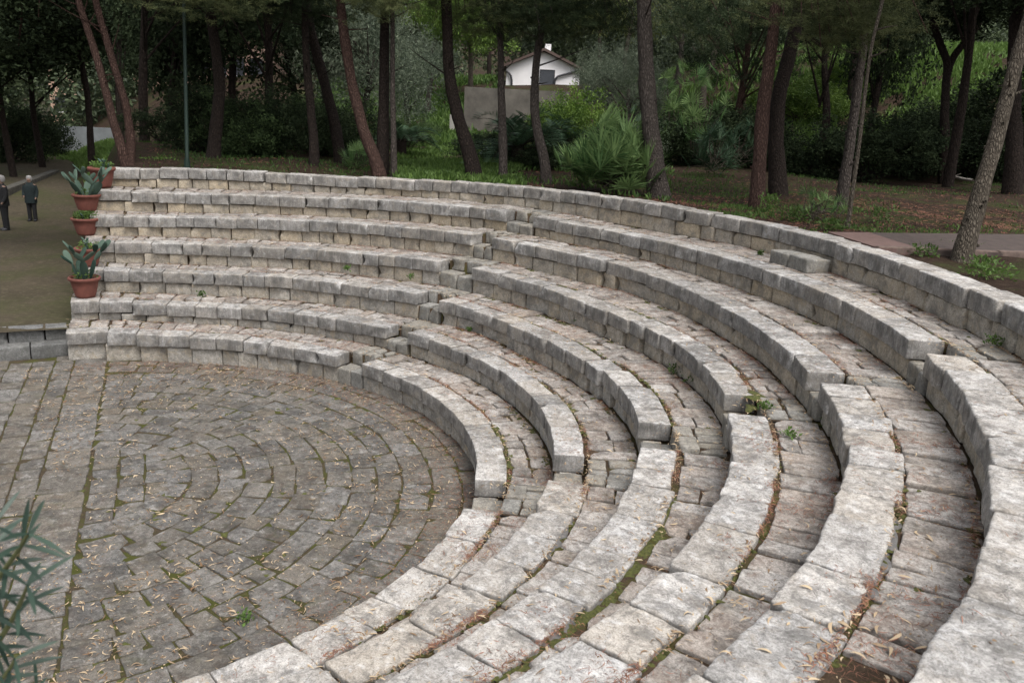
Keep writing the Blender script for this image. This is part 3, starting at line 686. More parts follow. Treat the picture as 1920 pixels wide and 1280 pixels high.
hero((1588, 432), [(1597, 370), (1611, 270), (1621, 180), (1633, 90), (1650, 20), (1668, -50)], 8, 'pale', 'thin bare grey sapling stem leaning right at the end of the brown path', [(.3, .9, 8.9, (.6, .6, .6), 'olive', 'olive', 1)], seed=15, name='sapling')
hero((1802, 488), [(1818, 430), (1835, 375), (1853, 315), (1872, 245), (1888, 180), (1915, 85), (1940, 0)], 33, 'pale', 'pale brown grooved trunk leaning right in front of the brown path, foot among weeds', [(.7, 1.2, 9.5, (1.3, 1.3, .9), 'pine', 'pine', 0)], seed=16, scars=26)
hero((1774, 322), [(1772, 270), (1771, 210), (1774, 150), (1778, 118), (1763, 85), (1748, 40)], 17, 'dark', 'dark forked tree standing against the bright green slope at the upper right', [(-1.2, .5, 8.1, (.8, .8, .55), 'broad', 'dark', 0), (1.2, .2, 8.4, (.8, .8, .6), 'broad', 'dark', 1)], w0=27, stems=[[(1772, 270), (1771, 210), (1774, 150), (1782, 115), (1800, 90), (1830, 55)]], seed=17, name='broadleaf_tree', dead=1)
hero((1905, 340), [(1903, 280), (1900, 200), (1902, 120), (1905, 50), (1908, 0)], 30, 'dark', 'dark upright trunk at the right edge behind the pale leaning trunk', [(.3, 0, 8.2, (1.1, 1.1, .8), 'broad', 'dark', 2)], w0=23, seed=18, name='broadleaf_tree', dead=2)
# trees further back: (px, depth, kind, leaf, height of crown centre above ground, scale, bark, label)
def back_tree(px, w_, kind, mat, hc, sc, bark, label, v=0, name='tree', tr=.13, low=None, group='trees further back in the wood'):
    P = at_w(px, 220, w_); z = gz(P[0], P[1]); base = np.array([P[0], P[1], z - .1])
    root = thing(name, label, 'tree', base, group); mb = MB(); g = np.random.default_rng(int(abs(px * 7 + w_ * 13) + 1))
    c = base + [g.uniform(-.4, .4), g.uniform(-.4, .4), hc]
    pts = add_crown(root, kind, mat, v, c, sc, g.uniform(0, 6.28))
    tube(mb, [base, base + [g.normal(0, .12), g.normal(0, .12), hc * .35], base + (c - base) * .7, c], [tr * 1.3, tr, tr * .75, tr * .4], 10, .1, res=.3)
    for q in pts[g.permutation(len(pts))[:12]]:
        st = base + (c - base) * g.uniform(.4, .9); tube(mb, [st, (st + q) / 2 + [0, 0, .1], q], [tr * .35, tr * .2, .01], 5, 0, res=.5)
    mb.build('trunk', BARK[bark], root, offset=base); return root
BT = [
 (15, 38, 'broad', 'dark', 7.2, (2.1, 2.1, 1.9), 'dark', 'big dark evergreen at the left edge behind the two standing people', 0),
 (72, 42, 'broad', 'dark', 7.6, (2.2, 2.2, 1.6), 'dark', 'dark evergreen overhanging the far end of the brown path', 1),
 (-95, 36, 'broad', 'dark', 6.4, (2., 2., 1.9), 'dark', 'dark leafy tree cut by the left edge of the frame', 2),
 (165, 40, 'pine', 'dark', 9.2, (1.9, 1.9, 1.3), 'dark', 'dark pine whose crown hangs above the pale far wall', 0),
 (225, 36, 'broad', 'dark', 8., (1.7, 1.7, 1.3), 'dark', 'dark tree behind the twin-stemmed pine', 0),
 (268, 27, 'pine', 'pine', 5.6, (1.3, 1.3, 1.2), 'dark', 'shaggy dark pine between the twin pine and the green lamp post', 1),
 (322, 30, 'broad', 'dark', 4.4, (1.2, 1.2, 1.5), 'dark', 'dense dark tree directly behind the green lamp post', 1),
 (440, 30, 'pine', 'dark', 5.4, (1.3, 1.3, 1.2), 'dark', 'dark pine right of the broken-branch pine', 2),
 (497, 26, 'pine', 'dark', 5.2, (1.25, 1.25, 1.3), 'dark', 'dark shaggy pine midway between the lamp post and the leaning dark pine', 0),
 (545, 31, 'broad', 'dark', 4.6, (1.3, 1.3, 1.5), 'dark', 'dense dark tree left of the slim dark trunk', 2),
 (612, 33, 'olive', 'olive', 4.2, (1.2, 1.2, 1.3), 'grey', 'grey-green olive seen between the dark trunk pair and the reddish pine', 1),
 (680, 31, 'olive', 'olive', 3.4, (1.3, 1.3, 1.4), 'grey', 'grey-green olive behind the reddish leaning pine', 0),
 (765, 38, 'olive', 'olive', 3.2, (1.1, 1.1, 1.1), 'grey', 'olive tree on the grassy slope right of the thin grey trunk', 2),
 (800, 44, 'euca', 'lime', 5.2, (1.4, 1.4, 1.2), 'grey', 'light green tree topping the grassy slope', 1),
 (880, 47, 'broad', 'lime', 4.6, (1.3, 1.3, 1.1), 'pale', 'yellow-green tree above the left end of the concrete wall', 0),
 (915, 58, 'pine', 'pine', 5.6, (1.3, 1.3, 1.3), 'dark', 'pine standing left of the white cottage roof', 0),
 (1010, 68, 'pine', 'dark', 7.4, (2.0, 2.0, 1.6), 'dark', 'dark pine rising directly behind the white cottage', 1),
 (1115, 57, 'euca', 'euca', 5.4, (1.4, 1.4, 1.5), 'pale', 'pale yellow-green eucalyptus right of the white cottage', 0),
 (1165, 55, 'euca', 'euca', 6., (1.7, 1.7, 1.6), 'pale', 'tall pale eucalyptus left of the thickest pine', 2),
 (1140, 34, 'olive', 'olive', 3.2, (.62, .62, .9), 'grey', 'low olive between the white cottage and the thickest pine', 1),
 (1178, 31, 'olive', 'olive', 2.6, (.75, .75, .9), 'grey', 'low grey-green olive touching the thickest pine from the left', 2),
 (1262, 42, 'olive', 'olive', 4.6, (1.5, 1.5, 1.5), 'grey', 'soft grey-green tree right of the thickest pine', 0),
 (1325, 36, 'pine', 'pine', 5., (1.4, 1.4, 1.3), 'pale', 'grey-green pine midway between the thickest pine and the flaking reddish one', 1),
 (1385, 30, 'pine', 'dark', 5.2, (1.3, 1.3, 1.5), 'red', 'dark pine left of the flaking reddish pine', 2),
 (1540, 28, 'pine', 'pine', 5.4, (1.1, 1.1, .9), 'dark', 'olive-toned pine right of the dark leaning pine', 0),
 (1590, 36, 'broad', 'dark', 5.6, (1.5, 1.5, 1.3), 'dark', 'dense dark tree behind the scarred brown pine', 1),
 (1632, 31, 'broad', 'dark', 5.0, (.85, .85, 1.6), 'dark', 'dense dark tree right of the thin grey sapling', 0),
 (1800, 25, 'broad', 'dark', 8.5, (1.2, 1.2, .5), 'dark', 'dark canopy hanging over the bright green slope', 2),
 (2010, 27, 'broad', 'dark', 5., (1.3, 1.3, 1.5), 'dark', 'dark tree cut by the right edge of the frame', 1),
]
for px, w_, kind, mat, hc, sc, bark, lab, v in BT: back_tree(px, w_, kind, mat, hc, sc, bark, lab, v)
# far wood: one mass beyond everything that can be told apart
mb = MB(); me_, C0 = crown_data('broad', 'broad', 0)
far_V = np.empty(len(me_.vertices) * 3); me_.vertices.foreach_get('co', far_V); far_V = far_V.reshape(-1, 3); far_T = np.empty(len(me_.vertices) * 4); me_.attributes['tint'].data.foreach_get('color', far_T); far_T = far_T.reshape(-1, 4)[:, :3]
nq = len(far_V) // 4
for i in range(120):
    px = rng.uniform(-250, 2200); w_ = rng.uniform(62, 100) if 40 < px < 560 else rng.uniform(58, 95); P = at_w(px, 220, w_); z = gz(P[0], P[1])
    sel = rng.permutation(nq)[:2600]; vs = (sel[:, None] * 4 + np.arange(4)).ravel(); V = far_V[vs].reshape(-1, 4, 3); cen = V.mean(1, keepdims=True)
    V = (cen * [1.9, 1.9, 2.1] + (V - cen) * 3.2).reshape(-1, 3); a = rng.uniform(0, 6.3)
    V = np.stack([V[:, 0] * math.cos(a) - V[:, 1] * math.sin(a), V[:, 0] * math.sin(a) + V[:, 1] * math.cos(a), V[:, 2]], 1) + [P[0], P[1], z + rng.uniform(1.5, 9.)]
    mb.add(V, np.arange(len(V)).reshape(-1, 4), np.clip(far_T[vs] + rng.uniform(-.3, .3), 0, 1))
tag(mb.build('distant_woods', leaf_mat('distant leaves', (.05, .07, .04), (.17, .22, .11), .25), smooth=False), kind='stuff')  # leaf colour lightened to give the far wood a hazy look

# shrubs
def shrub(px, w_, kind, mat, sc, label, v=0, name='shrub', hz=.75, grp='shrubs under the trees'):
    P = at_w(px, 250, w_); z = gz(P[0], P[1]); base = np.array([P[0], P[1], z])
    root = thing(name, label, 'shrub', base, grp); g = np.random.default_rng(int(px * 3 + w_))
    pts = add_crown(root, kind, mat, v, base + [0, 0, hz * sc[2] * 1.9], sc, g.uniform(0, 6), 'foliage'); mb = MB()
    for q in pts[g.permutation(len(pts))[:10]]: tube(mb, [base, base + (q - base) * [.4, .4, .6], q], [.035, .02, .006], 5, 0, res=.5)
    mb.build('stem', BARK['dark'], root, offset=base)
SH = [(18, 44, 'broad', 'dark', (1., 1., .9), 'dark shrub at the left edge behind the two standing people'), (78, 48, 'broad', 'dark', (.9, .9, .8), 'dark shrub beside the far end of the path'),
 (300, 26, 'broad', 'dark', (.5, .5, .35), 'low dark shrub left of the lamp post foot'), (380, 24, 'broad', 'dark', (.6, .6, .55), 'dark shrub right of the lamp post foot'), (450, 23.5, 'broad', 'broad', (.65, .65, .6), 'dark green shrub behind the top wall below the dark pines'),
 (520, 24, 'broad', 'dark', (.65, .65, .6), 'dark shrub behind the wall left of the slim dark trunk'), (560, 27, 'broad', 'broad', (.6, .6, .5), 'shrub half hidden behind the slim dark trunk'), (652, 26, 'broad', 'dark', (.6, .6, .6), 'dark shrub between the two leaning pines'),
 (765, 30, 'olive', 'broad', (.5, .5, .4), 'small dark shrub on the grassy slope'), (930, 25.5, 'broad', 'dark', (.6, .6, .28), 'dark undergrowth shrub below the concrete wall'), (985, 24, 'broad', 'dark', (.6, .6, .3), 'dark shrub behind the bent grey pine'),
 (1075, 26, 'broad', 'lime', (.62, .62, .72), 'bright green leafy bush right of the concrete wall'), (1045, 27, 'broad', 'lime', (.5, .5, .5), 'bright green bush below the end of the concrete wall'),
 (1165, 27, 'olive', 'olive', (.6, .6, .6), 'grey-green shrub behind the bushy fan palm'), (1290, 30, 'broad', 'dark', (.9, .9, .6), 'dark shrub under the far fan palms'), (1350, 29, 'broad', 'dark', (.9, .9, .6), 'dark shrub left of the flaking pine'), (1395, 31, 'broad', 'dark', (.8, .8, .7), 'dark bush touching the flaking pine from behind'),
 (1500, 36, 'broad', 'lime', (.9, .9, .6), 'bright green bush lit beyond the dark leaning pine'), (1555, 38, 'broad', 'lime', (.9, .9, .5), 'bright green bush on the slope left of the scarred pine'), (1520, 28, 'broad', 'dark', (.8, .8, .45), 'dark low shrub right of the dark leaning pine'),
 (1640, 27, 'broad', 'dark', (.9, .9, .7), 'dark shrub behind the thin sapling'), (1710, 29, 'broad', 'dark', (.95, .95, .62), 'dark shrub left of the forked tree'), (1760, 32, 'broad', 'dark', (.95, .95, .62), 'dark shrub behind the forked tree'), (1830, 28, 'broad', 'dark', (.95, .95, .62), 'dark shrub right of the forked tree'), (1885, 30, 'broad', 'dark', (1., 1., .9), 'dark shrub behind the pale leaning trunk')]
for i, (px, w_, kind, mat, sc, lab) in enumerate(SH): shrub(px, w_, kind, mat, sc, lab, i % 3)

# ------------------------------------------------------------------ palms
FROND = leaf_mat('fan palm leaflets', (.06, .13, .045), (.27, .39, .15), .3, .55, .15); FROND2 = leaf_mat('dark palm leaflets', (.02, .05, .025), (.08, .13, .07), .15, .55, .2)
def fan_palm(loc, R, H, n, label, mat=FROND, seed=0, per=20, grp=None):
    g = np.random.default_rng(seed); root = thing('fan_palm', label, 'palm', loc, grp); mb = MB(); st = MB()
    for i in range(n):
        az = g.uniform(0, 6.283); el = g.uniform(-.05, 1.35) if i % 3 else g.uniform(-.1, .5); l = g.uniform(.45, .9)
        d = np.array([math.cos(az) * math.cos(el), math.sin(az) * math.cos(el), math.sin(el)])
        b = np.array([g.normal(0, .12), g.normal(0, .12), g.uniform(.1, .55) * H * .5]); hub = b + d * [R * l * .8, R * l * .8, H * l * .75]
        tube(st, [b, (b + hub) / 2 + [0, 0, .08], hub], [.014, .01, .007], 5, 0, res=.3)
        side = np.cross(d, [0, 0, 1.]); side /= np.linalg.norm(side) + 1e-6; up = np.cross(side, d)
        fd = d * .55 + up * g.uniform(.45, .95); fs = side
        ang = np.linspace(-1.75, 1.75, per) + g.normal(0, .04, per); fl = R * g.uniform(.36, .5)
        D = np.cos(ang)[:, None] * fd + np.sin(ang)[:, None] * fs + up * .12 + np.array([0, 0, -.12]) * np.abs(np.sin(ang))[:, None]
        D /= np.linalg.norm(D, axis=1, keepdims=True); L = fl * (1 - .25 * (np.abs(ang) / 1.75) ** 2) * g.uniform(.9, 1.1, per)
        V, F = blades(np.repeat(hub[None], per, 0), D, np.repeat(up[None], per, 0) + g.normal(0, .25, (per, 3)), L, R * .034, .05)
        # drooping tips: second half
        t = np.clip(g.uniform(.1, .8) + g.normal(0, .15, per), 0, 1); mb.add(V, F, np.stack([np.repeat(t, 4)] * 3, 1))
    mb.build('frond', mat, root, smooth=False); st.build('stem', BARK['pale'], root); return root
def feather_palm(loc, n, Lf, label, seed=0, mat=FROND2, grp=None, lean=None):
    g = np.random.default_rng(seed); root = thing('feather_palm', label, 'palm', loc, grp); mb = MB(); st = MB()
    tube(st, [(0, 0, -.1), (0, 0, .5)], [.22, .2], 12, .2)
    for i in range(n):
        az = g.uniform(0, 6.283); el = g.uniform(.35, 1.35); L = Lf * g.uniform(.75, 1.1); h = np.array([math.cos(az), math.sin(az), 0])
        s = np.linspace(0, 1, 9); P = h * (L * np.cos(el) * s[:, None]) + np.array([0, 0, 1.]) * (L * (math.sin(el) * s - .55 * s ** 2.2)[:, None]) + [0, 0, .45]
        tube(st, P, np.linspace(.02, .005, 9), 5, 0, res=.3)
        k = 34; u = np.linspace(.12, 1, k); C = np.stack([np.interp(u, s, P[:, j]) for j in range(3)], 1); T = np.gradient(C, axis=0); T /= np.linalg.norm(T, axis=1, keepdims=True)
        S = np.cross(T, [0, 0, 1.]); S /= np.linalg.norm(S, axis=1, keepdims=True) + 1e-6; U = np.cross(S, T)
        for sg in (-1, 1):
            D = T * .5 + sg * S * .85 + U * .25 + g.normal(0, .07, (k, 3)); ll = Lf * .22 * np.sin(np.clip(u, .1, .95) * 3.0) ** .6 + .03
            V, F = blades(C, D, U, ll, .022, .03); t = np.clip(g.uniform(.1, .7) + g.normal(0, .12, k), 0, 1); mb.add(V, F, np.stack([np.repeat(t, 4)] * 3, 1))
    mb.build('frond', mat, root, smooth=False); st.build('trunk', BARK['dark'], root); return root
def gp(px, py=None, w_=None, z0=2.72):
    P = at_z(px, py, z0) if w_ is None else at_w(px, 220, w_)
    return np.array([P[0], P[1], gz(P[0], P[1])])
fan_palm(gp(1140, 362), 1.35, 1.75, 120, 'big bushy fan palm right behind the top wall, left of the thickest pine', seed=3, per=22)
for i, (px, w_, R, H, n, lab) in enumerate([(1262, 29, 1.1, 3.6, 26, 'tall fan palm right of the thickest pine, further back'), (1318, 28, 1.2, 3.9, 30, 'taller far fan palm, second right of the thickest pine'), (1345, 25, 1.1, 1.7, 26, 'dark fan palm low in the shade left of the flaking pine'), (1190, 30, .8, 2.1, 18, 'small far fan palm left of the thickest pine'), (1400, 27, 1.0, 1.8, 20, 'shaded fan palm beside the flaking pine')]):
    fan_palm(gp(px, w_=w_), R, H, n, lab, FROND2 if i > 1 else FROND, 20 + i, 16, 'fan palms in the shade')
fan_palm(gp(675, 315), .75, .8, 24, 'young fan palm behind the wall at the foot of the reddish leaning pine', FROND, 31, 16)
fan_palm(gp(1535, 412, z0=2.74), .5, .7, 20, 'small palm seedling behind the top wall at the start of the brown path', FROND, 32, 14)
feather_palm(gp(975, w_=23.5), 26, 2.3, 'dark feather palm in front of the concrete wall between the slender and the bent trunks', 40)
feather_palm(gp(1045, w_=24.5), 20, 1.9, 'dark feather palm behind the big bushy fan palm', 41)
feather_palm(gp(752, w_=27), 22, 1.6, 'low dark feather palm on the grassy slope right of the thin grey trunk', 42)

# ------------------------------------------------------------------ buildings
def box(mb, lo, hi, frame=None, tint=(.5, .5, .5)):
    lo = np.array(lo, float); hi = np.array(hi, float); c = np.array([[i, j, k] for i in (0, 1) for j in (0, 1) for k in (0, 1)]); V = lo + c * (hi - lo)
    if frame is not None: O, X, Y, Z = frame; V = O + V[:, :1] * X + V[:, 1:2] * Y + V[:, 2:] * Z
    F = [[0, 1, 3, 2], [4, 6, 7, 5], [0, 4, 5, 1], [2, 3, 7, 6], [0, 2, 6, 4], [1, 5, 7, 3]]; mb.add(V, F, tint)
WHITE = plain('white painted render', (.84, .82, .82), .8, .06, 1.5, bump=.05); CONC = plain('stained concrete', (.11, .10, .085), .95, .4, 1.3, bump=.5); ROOFM = plain('brown roof edge', (.09, .06, .05), .8, .2, 6)
DARKM = plain('dark painted metal', (.035, .035, .04), .5, .2); GLASS = plain('dark shutter', (.06, .065, .075), .35, .15)
O = at_w(948, 166, 50); Xh = at_w(1085, 168, 50) - O; Xh[2] = 0; Wd = np.linalg.norm(Xh); Xh /= Wd; Yh = np.array([-Xh[1], Xh[0], 0]); Zh = np.array([0, 0, 1.])
if Yh @ FW < 0: Yh = -Yh
base_z = gz(*O[:2]) - .3; O = np.array([O[0], O[1], base_z]); fr = (O, Xh, Yh, Zh)
ez = at_w(948, 124, 50)[2] - base_z; pz_ = at_w(1018, 97, 50)[2] - base_z; eR = at_w(1085, 132, 50)[2] - base_z
root = thing('cottage', 'small white cottage with a gabled end and one dark shuttered window, above the concrete wall', 'house', O)
mb = MB(); D_ = 6.
pk = Wd * .5
V = [(0, 0, 0), (Wd, 0, 0), (Wd, 0, ez), (pk, 0, pz_ - .05), (0, 0, ez)]; V = V + [(x, D_, z) for x, _, z in V]; V = np.array(V, float)
Vw = O + V[:, :1] * Xh + V[:, 1:2] * Yh + V[:, 2:] * Zh
mb.add(Vw, [[0, 1, 6, 5], [0, 4, 9, 5], [1, 2, 7, 6]]); mb.f.append(np.array([[0, 1, 2, 3, 4], [5, 6, 7, 8, 9]])); mb.m.append(np.zeros(2))
mb.build('wall', WHITE, root, smooth=False, offset=O)
mb = MB()
for sgn, xa, xb in ((1, -.35, pk), (-1, Wd + .35, pk)):
    za = ez - .35 * (pz_ - ez) / pk
    A = np.array([(xa, -.35, za), (xb, -.35, pz_), (xb, D_ + .3, pz_), (xa, D_ + .3, za), (xa, -.35, za + .14), (xb, -.35, pz_ + .16), (xb, D_ + .3, pz_ + .16), (xa, D_ + .3, za + .14)], float)
    mb.add(O + A[:, :1] * Xh + A[:, 1:2] * Yh + A[:, 2:] * Zh, [[0, 1, 2, 3], [4, 7, 6, 5], [0, 4, 5, 1], [1, 5, 6, 2], [2, 6, 7, 3], [3, 7, 4, 0]])
rf = mb.build('roof', ROOFM, root, smooth=False, offset=O)
mb = MB(); box(mb, (pk + .05, .5, pz_), (pk + .4, .85, pz_ + .42), fr); mb.build('chimney', WHITE, rf, smooth=False, offset=O)
wx0 = Wd * (1012 - 948) / 137; wx1 = Wd * (1037 - 948) / 137; wz0 = at_w(1025, 160, 50)[2] - base_z; wz1 = at_w(1025, 133, 50)[2] - base_z
mb = MB(); box(mb, (wx0, -.02, wz0), (wx1, .1, wz1), fr); wn = mb.build('window', GLASS, root, smooth=False, offset=O)
mb = MB(); box(mb, (wx0 - .1, -.12, wz0 - .1), (wx1 + .1, -.025, wz0), fr); mb.build('sill', WHITE, wn, smooth=False, offset=O)
mb = MB(); box(mb, (wx0 - .05, -.04, wz1), (wx1 + .05, .0, wz1 + .05), fr); box(mb, (wx0 - .05, -.04, wz0 + .003), (wx0 - .003, 0, wz1 - .003), fr); box(mb, (wx1 + .003, -.04, wz0 + .003), (wx1 + .05, 0, wz1 - .003), fr); mb.build('frame', DARKM, wn, smooth=False, offset=O)
def pth(pts): return [O + a * Xh - .12 * Yh + b * Zh for a, b in pts]
mb = MB(); tube(mb, pth([(.0, ez - .3), (.28, ez - .45), (.34, ez - .7), (.34, .2)]), [.06] * 4, 8, 0); mb.build('downpipe', DARKM, root, offset=O)
mb = MB(); tube(mb, pth([(Wd, eR - .02), (Wd * .70, eR - .42)]), [.06] * 2, 8, 0, res=9); tube(mb, pth([(Wd * .70, eR - .42), (Wd * .665, eR - .62)]), [.06] * 2, 8, 0, res=9); tube(mb, pth([(Wd * .665, eR - .6), (Wd * .66, .2)]), [.06] * 2, 8, 0, res=9); mb.build('downpipe', DARKM, root, offset=O)
# concrete retaining wall
A0 = at_w(868, 265, 40); A1 = at_w(1062, 265, 40); X = A1 - A0; X[2] = 0; Lw = np.linalg.norm(X); X /= Lw; Y = np.array([-X[1], X[0], 0]);
if Y @ FW < 0: Y = -Y
zb = gz(*A0[:2]) - .5; A0 = np.array([A0[0], A0[1], zb]); zt = at_w(868, 163, 40)[2] - zb
mb = MB(); box(mb, (0, 0, 0), (Lw, .35, zt), (A0, X, Y, Zh)); S_ = (at_w(842, 265, 38.5) - A0); S_[2] = 0; ls = np.linalg.norm(S_); S_ /= ls
mw = thing('concrete_wall', 'tall stained grey concrete wall below the white cottage', 'wall', A0); mb.build('panel', CONC, mw, smooth=False, offset=A0)
mb = MB(); box(mb, (.005, 0, 0), (ls, .3, zt - 1.25), (A0, S_, Y, Zh)); mb.build('wing_wall', plain('pale concrete', (.3, .29, .26), .9, .2, 2), mw, smooth=False, offset=A0)
# far pale building seen through the trees, and the light wall beyond the path
def far_house(px0, px1, ytop, w_, col, label, wins):
    a = at_w(px0, 200, w_); b = at_w(px1, 200, w_); z = min(gz(*a[:2]), gz(*b[:2])) - .5; a[2] = z; X = b - a; X[2] = 0; L = np.linalg.norm(X); X /= L; Y = np.array([-X[1], X[0], 0])
    if Y @ FW < 0: Y = -Y
    h = at_w(px0, ytop, w_)[2] - z; r = thing('house', label, 'house', a); f = (a, X, Y, Zh)
    mb = MB(); box(mb, (0, 0, 0), (L, 7, h), f); mb.build('wall', plain('pink render', col, .85, .1, 1), r, smooth=False, offset=a)
    mb = MB(); box(mb, (-.4, -.4, h + .002), (L + .4, 7.4, h + .3), f); mb.build('roof', ROOFM, r, smooth=False, offset=a)
    for i in range(wins):
        for zz in (1.6, 4.6):
            x = L * (i + .5) / wins; 
            if zz + 1.3 > h: continue
            mb = MB(); box(mb, (x - .5, -.05, zz), (x + .5, .1, zz + 1.3), f); wn = mb.build('window', GLASS, r, smooth=False, offset=a)
            m2 = MB(); box(m2, (x - .6, -.14, zz - .1), (x + .6, -.052, zz - .003), f); m2.build('sill', WHITE, wn, smooth=False, offset=a)
far_house(330, 500, 60, 66, (.62, .42, .33), 'pinkish house glimpsed through the trees right of the green lamp post', 5)
far_house(95, 260, 110, 75, (.66, .45, .34), 'salmon pink house glimpsed above the pale far wall', 4)
a = at_w(112, 272, 50); b = at_w(222, 272, 50.5); z = min(gz(*a[:2]), gz(*b[:2])) - .3; a[2] = z; X = b - a; X[2] = 0; L = np.linalg.norm(X); X /= L; Y = np.array([-X[1], X[0], 0])
mb = MB(); box(mb, (0, 0, 0), (L, .25, at_w(150, 238, 50)[2] - z), (a, X, Y, Zh)); tag(mb.build('boundary_wall', plain('pale blue-grey render', (.20, .215, .22), .85, .3, .8), smooth=False, offset=a), 'pale blue-grey boundary wall across the far end of the path', 'wall').location = a

# low wall along the path, rail fence, lamp post
def on_path(px, py):
    P = at_z(px, py, 0.2)
    for _ in range(6): P = at_z(px, py, path_z(P[0]))
    return P
a = on_path(112, 322); b = on_path(8, 372)
mb = MB(); p0, p1 = (b[0], b[1]), (a[0], a[1]); flat_stones(mb, p0, p1, path_z(b[0]) + .30, .35, .6, .5, 1.1, .2, .3, .02)
tag(mb.build('low_wall', plain('dark lichened stone', (.06, .055, .045), .95, .4, 6, bump=.6)), 'low dark stone wall along the left side of the far path', 'wall')
GREEN = plain('green paint', (.002, .016, .009), .7, .2)
P = gp(351, 313); w0 = depth(P); root = thing('lamp_post', 'slim dark green lamp post standing behind the top wall among dark pines', 'lamp post', P)
tp = at_w(346, 50, w0); tp2 = P + (tp - P) * 1.35; mb = MB(); tube(mb, [(0, 0, 0), tuple(tp2 - P)], [.045, .038], 12, 0, res=1.); mb.build('pole', GREEN, root)
mb = MB(); tube(mb, [(0, 0, 0), (0, 0, .25)], [.075, .06], 12, 0); mb.build('base', GREEN, root)
mb = MB(); t = tp2 - P; tube(mb, [t, t + [0, 0, .12], t + [0, 0, .14], t + [0, 0, .42], t + [0, 0, .5]], [.05, .12, .16, .2, .03], 16, 0, res=.03); mb.build('lantern', plain('milky lamp glass', (.6, .6, .57), .3, .05), root)
P = gp(322, w_=27); root = thing('rail_fence', 'low weathered wooden rail fence left of the green lamp post', 'fence', P); WOOD = plain('weathered wood', (.22, .18, .13), .9, .3, 10)
e = RT * [1, 1, 0]; e /= np.linalg.norm(e); ft = (np.zeros(3), e, np.cross([0, 0, 1.], e), Zh)
for x in (-.9, .0, .9): mb = MB(); box(mb, (x - .05, -.05, -.1), (x + .05, .05, .75), ft); mb.build('post', WOOD, root, smooth=False)
for z in (.3, .6): mb = MB(); box(mb, (-1.1, -.08, z), (1.1, -.052, z + .1), ft); mb.build('rail', WOOD, root, smooth=False)

# brown path meeting the wall at the right
PV = [at_z(x, y, 2.83) for x, y in ((1648, 464), (1552, 434), (1925, 438), (1990, 477))]
PV[2] = PV[1] + (PV[2] - PV[1]) * 2.2; PV[3] = PV[0] + (PV[3] - PV[0]) * 2.
def slab_poly(mb, P, zt, h):
    n = len(P); V = [(p[0], p[1], zt) for p in P] + [(p[0], p[1], zt - h) for p in P]; mb.f.append(np.array([list(range(n))]) + mb.n); mb.m.append(np.zeros(1))
    mb.add(V, [[i, (i + 1) % n, n + (i + 1) % n, n + i] for i in range(n)])
PATHM = plain('brown paving', (.065, .047, .04), .9, .3, 7, bump=.4); PINK = plain('terracotta paving', (.13, .08, .068), .85, .2, 9, bump=.3)
f0 = .22; Pa, Pb = PV[0] + (PV[3] - PV[0]) * f0 * .55, PV[1] + (PV[2] - PV[1]) * f0 * .4
mb = MB(); slab_poly(mb, [Pa, Pb, PV[2], PV[3]], 2.82, .2); o = mb.build('footpath', PATHM, smooth=False); tag(o, kind='structure')
mb = MB(); slab_poly(mb, [PV[0], PV[1], Pb, Pa], 2.824, .2); mb.build('terracotta_slab', PINK, o, smooth=False)
mb = MB(); q0, q1 = PV[0], PV[3]; flat_stones(mb, (q0[0], q0[1]), (q1[0], q1[1]), 2.845, .12, .2, .7, 1.1, .3, .6, .01, side=-1 if np.cross((q1 - q0)[:2], (PV[1] - q0)[:2]) < 0 else 1); mb.build('path_kerb', plain('brown kerb', (.12, .085, .07), .9, .3, 12, bump=.4), o)

# pale fallen branch on the woodland floor
P = at_z(1760, 336, 2.75); Q = at_z(1822, 350, 2.75); mb = MB(); tube(mb, [P - P, (Q - P) * .4 + [0, 0, .05], (Q - P) * .7, Q - P + [0, 0, .04]], [.05, .04, .05, .03], 8, .3); tube(mb, [(Q - P) * .4, (Q - P) * .5 + [.1, .1, .15]], [.025, .01], 6, .2)
o = mb.build('fallen_branch', plain('bleached wood', (.55, .5, .45), .9, .3, 15)); o.location = (P[0], P[1], gz(P[0], P[1]) + .03); tag(o, 'pale bleached branch lying on the bare earth under the dark trees', 'branch')

# ------------------------------------------------------------------ potted cacti
TERRA = plain('terracotta', (.15, .05, .036), .85, .35, 5, bump=.1); PAD = leaf_mat('cactus skin', (.022, .045, .034), (.11, .155, .12), 0, .8, .1); SOIL = plain('potting soil', (.06, .045, .03), .95, .3, 30)
HERB = leaf_mat('weed leaves', (.035, .075, .016), (.13, .21, .05), .35)
def lathe(mb, prof, seg=32):
    V = []; n = len(prof)
    for r, z in prof:
        for i in range(seg): a = 2 * math.pi * i / seg; V.append((r * math.cos(a), r * math.sin(a), z))
    mb.add(V, [[i * seg + j, i * seg + (j + 1) % seg, (i + 1) * seg + (j + 1) % seg, (i + 1) * seg + j] for i in range(n - 1) for j in range(seg)])
def pad(mb, base, d, nrm, L, Wd_, t=.017, tint=.5):
    d = d / np.linalg.norm(d); s = np.cross(d, nrm); s /= np.linalg.norm(s); nn = np.cross(s, d); u = np.linspace(0, np.pi, 13); ph = np.linspace(0, 2 * np.pi, 16, endpoint=False); V = []
    for a in u:
        x = (1 - math.cos(a)) / 2; wdt = math.sin(a) ** .8 * (.55 + .45 * x ** .7) * Wd_ / 2 if 0 < a < np.pi else .004
        for p in ph: V.append(base + d * L * x + s * wdt * math.cos(p) + nn * (t * math.sin(a) ** .6 if 0 < a < np.pi else .003) * math.sin(p))
    k = 16; V = np.array(V); V += .003 * np.stack([vn(V * 25, 1), vn(V * 25, 2), vn(V * 25, 3)], 1)
    mb.add(V, [[i * k + j, i * k + (j + 1) % k, (i + 1) * k + (j + 1) % k, (i + 1) * k + j] for i in range(12) for j in range(k)], (tint, tint, tint)); return base + d * L
